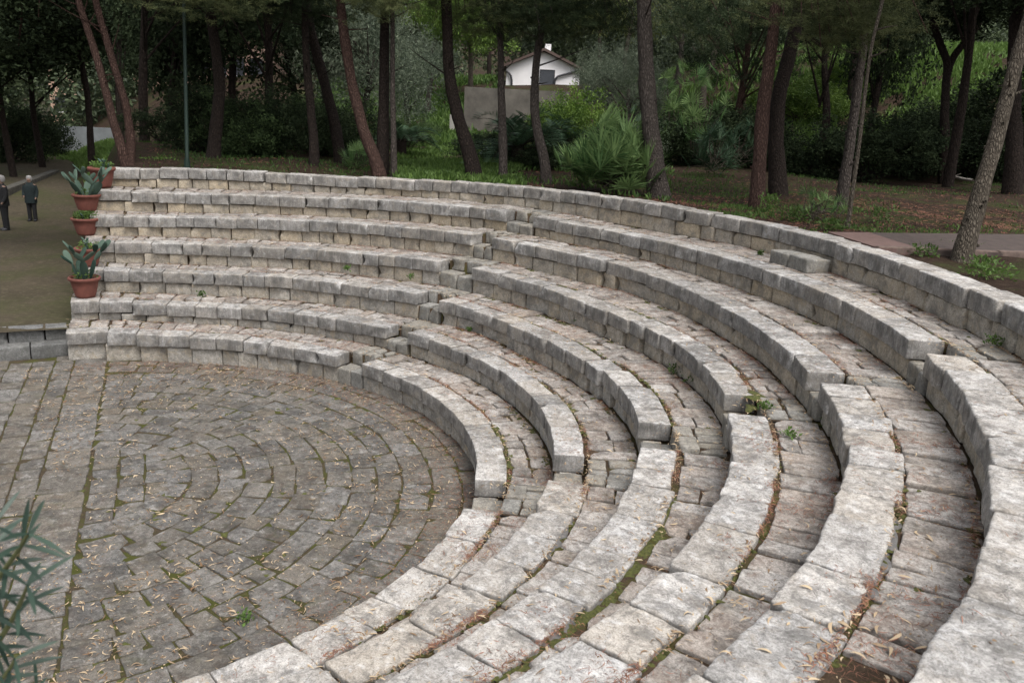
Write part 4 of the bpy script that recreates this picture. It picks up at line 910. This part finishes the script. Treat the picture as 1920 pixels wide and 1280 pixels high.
def herb_clump(mb, c, n, R, H, g, L=(.03, .07), tint=(.2, .9)):
    C = c + rdir(n, g) * [R, R, 0] * g.random((n, 1)) ** .6 + np.array([0, 0, 1]) * g.random((n, 1)) * H; D = rdir(n, g) + [0, 0, .3] + (C - c) * 4
    l = g.uniform(*L, n); V, F = blades(C, D, rdir(n, g) + [0, 0, 1.2], l, l * .5, .08); t = g.uniform(*tint, n); mb.add(V, F, np.stack([np.repeat(t, 4)] * 3, 1))
def potted(px, py, k, rim, H, npads, ph, label, seed, weeds=60, spread=.3):
    ph *= 1.0
    P = at_z(px, py, ZK[k]); th = math.degrees(math.atan2(P[1], P[0])); z = zk(k, min(th, 176)) + .005; P = at_z(px, py, z); g = np.random.default_rng(seed)
    root = thing('potted_cactus', label, 'potted cactus', (P[0], P[1], z), 'terracotta pots on the ends of the seat rows'); mb = MB()
    rb = rim * .62; lathe(mb, [(.001, 0), (rb, 0), (rb * 1.15, H * .12), (rim * .88, H * .55), (rim * .95, H * .8), (rim * 1.0, H * .82), (rim * 1.1, H * .86), (rim * 1.12, H * .95), (rim * 1.08, H), (rim * .98, H), (rim * .93, H * .94), (rim * .9, H * .85)])
    mb.build('pot', TERRA, root); mb = MB(); lathe(mb, [(rim * .9, H * .87), (rim * .5, H * .89), (.001, H * .9)]); mb.build('soil', SOIL, root)
    if npads:
        mb = MB(); lev = []; nb = max(2, npads // 4)
        for i in range(nb):
            a = 6.283 * i / nb + g.uniform(-.5, .5); b = np.array([math.cos(a) * rim * .35, math.sin(a) * rim * .35, H * .83]); d = np.array([math.cos(a) * spread, math.sin(a) * spread, 1.])
            L = ph * g.uniform(.36, .46); t = pad(mb, b, d, np.array([math.cos(a + g.normal(0, .7)), math.sin(a + g.normal(0, .7)), .1]), L, L * .5, tint=g.uniform(.1, .6)); lev.append((t, d, a))
        done = nb; cur = lev
        while done < npads:
            nx_ = []
            for (b, d0, a) in cur:
                for q in range(2):
                    if done >= npads: break
                    a2 = a + (1.1 if q else -1.0) + g.normal(0, .4); d = np.array([math.cos(a2) * .75, math.sin(a2) * .75, g.uniform(.55, 1.1)]); L = ph * g.uniform(.24, .36)
                    t = pad(mb, b - d * .02, d, np.array([math.cos(a2 + g.normal(0, .8)), math.sin(a2 + g.normal(0, .8)), g.normal(0, .2)]), L, L * .46, tint=g.uniform(.0, 1)); nx_.append((t, d, a2)); done += 1
            cur = nx_
        mb.build('cactus', PAD, root)
    if weeds: mb = MB(); herb_clump(mb, np.array([0, 0, H * .9]), weeds * 4, rim * 1.0, .13, g); mb.build('weeds', HERB, root, smooth=False)
    return root
potted(161, 556, 2, .24, .36, 18, .86, 'lowest terracotta pot with a large blue-green prickly pear', 1, 30)
potted(168, 498, 3, .22, .34, 6, .4, 'second lowest terracotta pot, mostly hidden behind the large prickly pear', 2, 40)
potted(162, 440, 4, .24, .34, 3, .3, 'middle terracotta pot overgrown with leafy weeds', 3, 160)
potted(164, 395, 5, .25, .34, 22, .86, 'fourth terracotta pot from below, with the tallest many-padded prickly pear', 4, 20, .7)
potted(193, 351, 6, .25, .42, 6, .42, 'topmost terracotta pot with a small prickly pear and green weeds', 5, 90)

# ------------------------------------------------------------------ weeds in the joints
WEEDS = [(460, 1163, 0, .09, .07, 'green fern-like weed growing in the paved floor near the bottom'), (948, 935, 0, .07, .10, 'small weed in the nearer stairway beside the lowest row'), (738, 612, 1, .13, .11, 'leafy green tuft in the stairway nearer the cacti'),
 (1240, 822, 2, .09, .06, 'green weed under the end block of the third row'), (1262, 700, 3, .10, .10, 'left one of two green tufts below the fourth row'), (1296, 718, 3, .10, .10, 'right one of two green tufts below the fourth row'), (1085, 605, 3, .07, .05, 'tiny weed at the base of the fourth row'),
 (1175, 640, 3, .06, .05, 'tiny weed between the third and fourth rows'), (1480, 818, 4, .10, .05, 'flat dark green weed on the tread above the fourth row end'), (1555, 800, 4, .08, .09, 'weed at the foot of the fifth row'), (1432, 765, 4, .09, .05, 'small weed beside the mossy end block of the fourth row'), (1862, 648, 6, .10, .10, 'green weed at the foot of the top wall on the right'),
 (650, 505, 4, .07, .05, 'small weed on a tread in the far section'), (378, 557, 3, .07, .08, 'small weed below the third row near the potted cacti'), (770, 520, 4, .06, .04, 'tiny weed right end of the fourth row'), (880, 620, 2, .06, .04, 'tiny weed under the middle section of the third row'), (1565, 490, 6, .10, .10, 'weed behind the pale loose block'), (1425, 478, 6, .05, .05, 'tiny weed beside the darker loose block')]
def weed(px, py, z, R, H, lab, n=70, L=(.025, .06), name='weed', cat='weed', mat=None, tint=(.2, .9)):
    P = at_z(px, py, z); g = np.random.default_rng(int(px + py)); mb = MB(); herb_clump(mb, np.zeros(3), n, R, H, g, L, tint)
    o = mb.build(name, mat or HERB, smooth=False); o.location = P; tag(o, lab, cat, 'weeds in the joints and along the wall')
for px, py, k, R, H, lab in WEEDS: weed(px, py, ZK[k] if k else 0., R, H, lab)
for px, py, R, H, n, lab in [(1440, 400, .3, .45, 160, 'yellow-green weeds at the foot of the flaking pine'), (1490, 415, .35, .3, 180, 'leafy weeds behind the wall right of the flaking pine'), (1560, 432, .3, .22, 160, 'broad-leaved weeds at the start of the brown path'), (1650, 415, .35, .35, 150, 'tall bright weed behind the brown path'), (1850, 520, .4, .25, 160, 'weeds on the earth right of the pale leaning trunk'), (1845, 505, .25, .2, 90, 'small weeds near the foot of the pale leaning trunk'),
 (1730, 480, .25, .18, 80, 'weeds between the top wall and the brown path'), (1310, 350, .2, .3, 60, 'lone weed on the bare earth right of the thickest pine'), (960, 345, .4, .25, 200, 'green weeds behind the wall between the slender and bent trunks'), (830, 335, .4, .2, 160, 'green weeds behind the wall left of the stout dark pine'), (300, 308, .6, .2, 200, 'weeds behind the wall left of the lamp post')]:
    P = at_z(px, py, 2.74); weed(px, py, gz(P[0], P[1]) if gz(P[0], P[1]) > 2.4 else 2.7, R * .8, H * .75, lab, int(n * 1.6), (.03, .08), 'weed_clump', 'weeds')

# ------------------------------------------------------------------ grass and ground cover
g = np.random.default_rng(77); mb = MB()
def cover(n, px, wr, L, tint, up=1.0, thr=0.):
    X = g.uniform(*px, n); Wd_ = wr[0] + (wr[1] - wr[0]) * g.random(n) ** .8; d = FW[None] + ((X - 960) / FPX)[:, None] * RT; P = CAM + Wd_[:, None] * d; P[:, 2] = ground_h(P[:, 0], P[:, 1])
    k = vn(P * [.8, .8, 0] + 9, 21) + .5 * vn(P * [2.5, 2.5, 0], 22) > g.uniform(-.6, .5, n) + thr; k &= (np.hypot(P[:, 0], P[:, 1]) > 10.55) & (P[:, 2] > .3)
    P = P[k]; n = len(P); D = rdir(n, g) * .7 + [0, 0, up]; l = g.uniform(*L, n); V, F = blades(P, D, rdir(n, g), l, l * .3, .1); t = g.uniform(*tint, n); mb.add(V, F, np.stack([np.repeat(t, 4)] * 3, 1))
cover(60000, (735, 960), (20, 46), (.08, .24), (.3, 1.)); cover(26000, (1230, 1960), (13, 18), (.03, .09), (.1, .8), thr=.35); cover(12000, (1230, 1960), (18, 30), (.04, .10), (0, .4), thr=.3)
cover(24000, (1440, 1640), (32, 54), (.2, .45), (.5, 1.)); cover(40000, (1640, 1930), (34, 66), (.2, .5), (.5, 1.)); cover(8000, (230, 740), (20, 32), (.04, .12), (0, .3), thr=.2); cover(9000, (960, 1230), (18, 40), (.06, .2), (0, .8)); cover(30000, (600, 920), (34, 60), (.2, .5), (0, .9)); cover(16000, (1110, 1440), (34, 60), (.2, .5), (0, .9)); cover(12000, (110, 240), (36, 54), (.1, .3), (.6, 1.))
tag(mb.build('grass', HERB, smooth=False), kind='stuff')

# ------------------------------------------------------------------ fallen leaves and needles
LIT = leaf_mat('dry leaves', (.20, .12, .065), (.60, .47, .31), .1, .7); NEED = leaf_mat('dry needles', (.10, .045, .03), (.27, .125, .08), 0, .9)
def litter(mb, P, L, W, tint, curl=.25, lift=.006):
    n = len(P); a = g.uniform(0, 2 * np.pi, n); D = np.stack([np.cos(a), np.sin(a), g.normal(0, .12, n)], 1); S = np.stack([-np.sin(a), np.cos(a), g.normal(0, .3, n)], 1); S /= np.linalg.norm(S, axis=1, keepdims=True)
    cv = g.normal(0, curl, n); u = np.array([0, .25, .5, .75, 1.]); wd = np.array([.08, .8, 1., .7, .04]); V = np.empty((n, 10, 3)); P = P + [0, 0, lift]
    ar = np.abs(g.normal(0, .12, n))
    for i in range(5):
        c = P + D * (L * (u[i] - .5))[:, None] + S * [1, 1, 0] * (L * cv * 4 * (u[i] - u[i] ** 2) * .5)[:, None] + np.array([0, 0, 1]) * (L * ar * 4 * (u[i] - u[i] ** 2))[:, None]
        V[:, i * 2] = c - S * (W * wd[i] / 2)[:, None]; V[:, i * 2 + 1] = c + S * (W * wd[i] / 2)[:, None]
    F = (np.arange(n) * 10)[:, None, None] + np.array([[2 * i, 2 * i + 2, 2 * i + 3, 2 * i + 1] for i in range(4)])[None]
    t = g.uniform(*tint, n); mb.add(V.reshape(-1, 3), F.reshape(-1, 4), np.stack([np.repeat(t, 10)] * 3, 1))
mb = MB(); n = 20000; r = 4.85 * np.sqrt(g.random(n)); a = R_(g.uniform(-40, 200, n)) if False else np.radians(g.uniform(-60, 185, n)); P = np.stack([r * np.cos(a), r * np.sin(a), np.full(n, .006)], 1)
k = (vn(P * [1.1, 1.1, 0], 31) + 1. * vn(P * [4.5, 4.5, 0], 32)) > g.uniform(-.8, 1.2, n); P = P[k][:6800]; m = len(P); L = .02 + .07 * g.random(m) ** 1.6; litter(mb, P, L, L * g.uniform(.08, .24, m), (-.3, 1.), .5)
n = 9000; r = 4.85 * np.sqrt(g.random(n)); a = np.radians(g.uniform(-60, 185, n)); P = np.stack([r * np.cos(a), r * np.sin(a), np.full(n, .005)], 1); P = P[vn(P * [1.6, 1.6, 0], 38) + vn(P * [6, 6, 0], 39) > g.uniform(-.7, 1.1, n)]; m = len(P); L = g.uniform(.008, .026, m); litter(mb, P, L, L * g.uniform(.3, .8, m), (-.2, 1.1), .3, .003)
def tread_pts(n, k, t0, t1, edge):
    th = g.uniform(t0, t1, n); rr = np.array([rk(k, t) for t in th]); r1 = np.array([rk(k + 1, t) for t in th]) + .03; u = g.random(n)
    f = np.where(g.random(n) < edge, np.where(g.random(n) < .5, .43 + g.normal(0, .02, n), .97 - np.abs(g.normal(0, .04, n))), .05 + .93 * u ** .7); r = rr + (r1 - rr) * f
    z = np.array([zk(k, t) for t in th]); a = np.radians(th); return np.stack([r * np.cos(a), r * np.sin(a), z - .004], 1)
for k in range(1, 7):
    for t0, t1, cnt in ((A_a[k], A_END[k], 300), (A_c[k], A_b[k], 520), (-3, A_d[k], 800), (A_d[k], A_c[k], 110), (A_b[k], A_a[k], 40)):
        P = tread_pts(cnt, k, t0, t1, .5); P = P[(vn(P * [1.3, 1.3, 0], 33) + vn(P * [4.5, 4.5, 0], 34) > g.uniform(-1., .7, len(P)))]; m = len(P); L = g.uniform(.03, .085, m); litter(mb, P, L, L * g.uniform(.09, .22, m), (.0, 1.), .35); P = tread_pts(cnt * 2, k, t0, t1, .6); m = len(P); L = g.uniform(.008, .025, m); litter(mb, P, L, L * g.uniform(.3, .7, m), (-.4, .8), .3, .003)
P = tread_pts(60, 5, 17, 24, .1); L = g.uniform(.05, .10, 60); litter(mb, P, L, L * .2, (.2, 1.), lift=.0)
tag(mb.build('fallen_leaves', LIT), kind='stuff')
mb = MB()
for k in range(1, 7):
    for t0, t1, cnt in ((A_a[k], A_END[k], 1500), (A_c[k], A_b[k], 2600), (-3, A_d[k], 4200)):
        P = tread_pts(cnt * 2, k, t0, t1, .45); P = P[(vn(P * [1.6, 1.6, 0], 35) + .6 * vn(P * [5, 5, 0], 36) > g.uniform(-.1, .7, len(P)))]; m = len(P); L = g.uniform(.03, .08, m); litter(mb, P, L, g.uniform(.002, .0055, m), (0., 1.), .5, .003)
n = 7000; r = 4.9 - np.abs(g.normal(0, .45, n)); a = np.radians(g.uniform(20, 176, n)); P = np.stack([r * np.cos(a), r * np.sin(a), np.full(n, .004)], 1); L = g.uniform(.03, .07, n); litter(mb, P, L, g.uniform(.002, .005, n), (0, .8), .5, .003)
def wood_litter(n, px, wr, L):
    X = g.uniform(*px, n); Wd_ = g.uniform(*wr, n); P = CAM + Wd_[:, None] * (FW[None] + ((X - 960) / FPX)[:, None] * RT); P[:, 2] = ground_h(P[:, 0], P[:, 1]); P = P[(np.hypot(P[:, 0], P[:, 1]) > 10.6) & (P[:, 2] > 2)]
    l_ = g.uniform(*L, len(P)); litter(mb, P, l_, g.uniform(.004, .02, len(P)), (-.6, .55), .4, .008)
wood_litter(9000, (1200, 1980), (12.5, 20), (.04, .16)); wood_litter(5000, (300, 1980), (18, 26), (.06, .2))
tag(mb.build('pine_needles', NEED), kind='stuff')
# moss cushions in the joints
mb = MB()
def moss(P, R):
    for p, r in zip(P, R):
        V = []; s1 = g.uniform(.6, 1.6); a0 = g.uniform(0, 6.28)
        ph = np.linspace(0, 2 * np.pi, 12, endpoint=False)
        for f, h in ((1., 0), (.8, .5), (.45, .9), (.02, 1.)):
            rr = r * f * (1 + .25 * np.sin(ph * 3 + a0) + .15 * np.sin(ph * 5 + 2 * a0)); x = rr * np.cos(ph) * s1; y = rr * np.sin(ph) / s1
            V.append(np.stack([p[0] + x * math.cos(a0) - y * math.sin(a0), p[1] + x * math.sin(a0) + y * math.cos(a0), np.full(12, p[2] - .008 + h * min(r * .35, .022))], 1))
        V = np.concatenate(V); mb.add(V, [[i * 12 + j, i * 12 + (j + 1) % 12, (i + 1) * 12 + (j + 1) % 12, (i + 1) * 12 + j] for i in range(3) for j in range(12)])
n = 420; r = 4.7 * np.sqrt(g.random(n)); a = np.radians(g.uniform(-30, 170, n)); P = np.stack([r * np.cos(a), r * np.sin(a), np.full(n, .0)], 1); k = vn(P * [.9, .9, 0], 41) > -.1; moss(P[k] - [0, 0, .006], g.uniform(.015, .05, k.sum()))
for k in range(1, 7):
    for t0, t1, cnt in ((A_c[k], A_b[k], 300 if k < 5 else 90), (A_a[k], A_END[k], 60), (0, A_d[k], 110)):
        P = tread_pts(cnt, k, t0, t1, .93); P = P[vn(P * [1.4, 1.4, 0], 47) > -.15]; moss(P - [0, 0, .008], g.uniform(.012, .034, len(P)))
th = g.uniform(15, 44, 420); rr = np.array([rk(3, t) for t in th]) + CAPD + .05 + g.normal(0, .03, 420); zz = np.array([zk(3, t) for t in th]) - .035; moss(np.stack([rr * np.cos(np.radians(th)), rr * np.sin(np.radians(th)), zz], 1), g.uniform(.015, .045, 420))
for k in (2, 4, 5): th = g.uniform(8, 48, 90); rr = np.array([rk(k, t) for t in th]) + CAPD + .03 + g.normal(0, .015, 90); zz = np.array([zk(k, t) for t in th]) - .035; moss(np.stack([rr * np.cos(np.radians(th)), rr * np.sin(np.radians(th)), zz], 1), g.uniform(.015, .035, 90))
P0 = at_z(1412, 745, ZK[4]); moss([P0 + [0, .02, .0], P0 + [-.1, .12, 0.], P0 + [.06, -.08, -.08], P0 + [.1, -.15, -.15]], [.09, .09, .09, .08])
tag(mb.build('moss', M['moss']), kind='stuff')

# ------------------------------------------------------------------ oleander in the foreground
OLE = leaf_mat('oleander leaves', (.022, .046, .032), (.065, .11, .078), .2, .45, .4)
B0 = at_w(-330, 1560, 2.6); r = math.hypot(B0[0], B0[1]); kk = int(np.clip((r - RK[1]) / .858 + 1, 1, 6)); B0[2] = ZK[kk]
root = thing('potted_oleander', 'blue-green oleander branches reaching into the lower left corner', 'potted shrub', B0); mb = MB(); st = MB(); g2 = np.random.default_rng(8)
stems = [[(-330, 1520), (-120, 1250), (-30, 1120), (8, 1068), (35, 1033), (53, 1000)], [(-330, 1520), (-150, 1380), (-30, 1240), (20, 1172), (40, 1126), (52, 1097)], [(-330, 1520), (-160, 1420), (-60, 1330), (10, 1275), (28, 1235)], [(-330, 1520), (-170, 1300), (-70, 1150), (-30, 1050), (-12, 985)], [(-330, 1520), (-200, 1440), (-80, 1400), (30, 1330), (70, 1300)]]
for i, s in enumerate(stems):
    ws = 2.0 + .12 * i; Q = [at_w(x, y, ws + .35 * (1 - j / (len(s) - 1))) for j, (x, y) in enumerate(s)]; Q[0] = B0 + [0, 0, .3]; Q = np.array(Q) - B0
    tube(st, Q, np.linspace(.012, .004, len(Q)), 7, 0, res=.06); sl_ = np.linalg.norm(np.diff(Q, axis=0), axis=1); cs = np.concatenate([[0], np.cumsum(sl_)])
    nn = 7
    for u in np.linspace(cs[-1] - .42, cs[-1], nn):
        C = np.array([np.interp(u, cs, Q[:, j]) for j in range(3)]); ax = Q[-1] - Q[-3]; ax /= np.linalg.norm(ax); p1 = np.cross(ax, [0, 0, 1.]); p1 /= np.linalg.norm(p1); p2 = np.cross(ax, p1); a0 = g2.uniform(0, 6.28)
        for j in range(3):
            a = a0 + j * 2.094; rad = math.cos(a) * p1 + math.sin(a) * p2; D = rad * .85 + ax * .5; D /= np.linalg.norm(D); L = g2.uniform(.08, .13); W = .0125; S = np.cross(D, ax); S /= np.linalg.norm(S); V = []
            uu = np.linspace(0, 1, 8)
            for x in uu:
                c = C + D * L * x - np.array([0, 0, 1]) * .02 * x * x + ax * .01 * x; wv = W * (math.sin(math.pi * min(x * .96 + .03, 1)) ** .75) / 2; V += [c - S * wv, c + ax * -.0012, c + S * wv]
            t = g2.uniform(0, 1); mb.add(V, [[3 * q + e, 3 * q + e + 1, 3 * q + e + 4, 3 * q + e + 3] for q in range(7) for e in (0, 1)], (t, t, t))
mb.build('leaves', OLE, root); st.build('stem', plain('green stem', (.12, .13, .05), .7, .2), root)
mb = MB(); lathe(mb, [(.001, 0), (.16, 0), (.2, .3), (.23, .31), (.23, .38), (.21, .38), (.2, .33)]); mb.build('pot', TERRA, root)
mb = MB(); lathe(mb, [(.2, .335), (.001, .34)]); mb.build('soil', SOIL, root)

# ------------------------------------------------------------------ mortar patches beside the near seats
mb = MB()
for k, t0, t1, f, wd in ((5, 26, 33.5, .42, .075), (2, 36, 43, .42, .06), (3, 22, 25, .42, .07), (1, 44, 47, .43, .05)):
    n = 16; V = []
    for i in range(n + 1):
        th = t0 + (t1 - t0) * i / n; a = R_(th); rc = rk(k, th) + f * .858 + .02 * math.sin(i * 1.3); h = wd / 2 * (1 if 0 < i < n else .2) * (1 + .3 * math.sin(i * 2.1))
        for r_, z in ((rc - h * 1.5, -.04), (rc - h * 1.3, -.022), (rc, -.019), (rc + h * 1.3, -.022), (rc + h * 1.5, -.04)): V.append((r_ * math.cos(a), r_ * math.sin(a), zk(k, th) + z))
    mb.add(V, [[i * 5 + j, i * 5 + j + 1, (i + 1) * 5 + j + 1, (i + 1) * 5 + j] for i in range(n) for j in range(4)])
tag(mb.build('mortar', M['mortar']), kind='stuff')

# ------------------------------------------------------------------ people
SKIN = plain('skin', (.21, .13, .095), .6, .05); HAIR = plain('white hair', (.27, .26, .25), .8, .1, 40)
def person(px, py, w_foot, label, coat, trous, face_az, hgt, coat_len, seed, name='person'):
    P = on_path(px, py); root_z = path_z(P[0]); s = hgt / 1.7; c, sn = math.cos(face_az), math.sin(face_az)
    def W(x, y, z): return np.array([x * c - y * sn, x * sn + y * c, z]) * s      # x forward
    bm_v = [W(0, 0, .92), W(0, .09, .88), W(.02, .10, .48), W(-.01, .10, .08), W(.13, .11, .03), W(0, -.09, .88), W(-.02, -.10, .48), W(-.05, -.10, .08), W(.09, -.11, .03),
            W(0, 0, 1.15), W(0, 0, 1.38), W(.01, 0, 1.48), W(.03, 0, 1.6), W(.035, 0, 1.66), W(0, .19, 1.38), W(-.02, .24, 1.12), W(.10, .22, .92), W(.15, .21, .86), W(0, -.19, 1.38), W(-.02, -.24, 1.12), W(.14, -.2, .97), W(.19, -.17, .93)]
    e = [(0, 1), (1, 2), (2, 3), (3, 4), (0, 5), (5, 6), (6, 7), (7, 8), (0, 9), (9, 10), (10, 11), (11, 12), (12, 13), (10, 14), (14, 15), (15, 16), (16, 17), (10, 18), (18, 19), (19, 20), (20, 21)]
    rad = [.13, .1, .065, .045, .035, .1, .065, .045, .035, .13, .13, .055, .085, .075, .06, .045, .033, .03, .06, .045, .033, .03]
    me = bpy.data.meshes.new(name); me.from_pydata([tuple(v) for v in bm_v], e, []); o = bpy.data.objects.new(name, me); COL.objects.link(o); o.location = (P[0], P[1], root_z)
    o.modifiers.new("skin", 'SKIN'); 
    for i, sv in enumerate(me.skin_vertices[0].data): sv.radius = (rad[i] * s, rad[i] * s * .9); sv.use_root = (i == 0)
    sb = o.modifiers.new("sub", 'SUBSURF'); sb.levels = 2; sb.render_levels = 2; me.materials.append(SKIN); tag(o, label, 'person')
    def rings(nm, prof, mat, seg=20):
        mb = MB(); V = []
        for x, z, a, b in prof:
            for i in range(seg): t = 2 * math.pi * i / seg; V.append(W(x + a * math.cos(t), b * math.sin(t), z))
        mb.add(V, [[i * seg + j, i * seg + (j + 1) % seg, (i + 1) * seg + (j + 1) % seg, (i + 1) * seg + j] for i in range(len(prof) - 1) for j in range(seg)]); return mb, nm, mat
    mb, nm, m_ = rings('coat', [(0, coat_len, .17, .225), (0, .95, .16, .215), (0, 1.1, .15, .2), (0, 1.3, .155, .225), (0, 1.40, .13, .21), (0, 1.46, .085, .11), (0, 1.5, .07, .075)], coat)
    for sg, el, hd in ((1, W(-.02, .25, 1.12), W(.09, .225, .93)), (-1, W(-.02, -.25, 1.12), W(.13, -.205, .98))): tube(mb, [W(0, sg * .17, 1.38), el, hd], [.078 * s, .06 * s, .05 * s], 12, .05, res=.05)
    mb.build('coat', coat, o)
    mb = MB()
    for sg, dx in ((1, 0), (-1, -.03)): tube(mb, [W(0, sg * .09, .95), W(.02 + dx, sg * .10, .48), W(-.01 + dx, sg * .10, .07)], [.115 * s, .08 * s, .075 * s], 14, .05, res=.08)
    mb.build('trousers', trous, o)
    mb = MB()
    for sg, dx in ((1, 0), (-1, -.04)): tube(mb, [W(-.06 + dx, sg * .105, .045), W(.05 + dx, sg * .11, .05), W(.17 + dx, sg * .115, .03)], [.045 * s, .05 * s, .03 * s], 10, 0, res=.03)
    mb.build('shoes', DARKM, o)
    mb, _, _ = rings('hair', [(-.02, 1.555, .085, .088), (-.025, 1.62, .1, .1), (-.015, 1.69, .1, .098), (0, 1.745, .075, .072), (.01, 1.765, .01, .01)], HAIR); mb.build('hair', HAIR, o)
    mb = MB(); f = []
    tube(mb, [W(.115, 0, 1.635), W(.135, 0, 1.60)], [.01 * s, .014 * s], 6, 0, res=.02); mb.build('nose', SKIN, o)
COAT1 = plain('dark teal coat', (.006, .014, .015), .9, .3, 20); COAT2 = plain('black coat', (.012, .012, .013), .9, .3, 20); TR = plain('black trousers', (.01, .01, .011), .9, .3, 20)
person(62, 415, 0, 'white-haired person in a dark teal coat standing on the brown path', COAT1, TR, -.35, 1.46, .72, 1)
person(12, 432, 0, 'person in a black coat cut by the left edge of the frame', COAT2, TR, -1.2, 1.62, .8, 2)
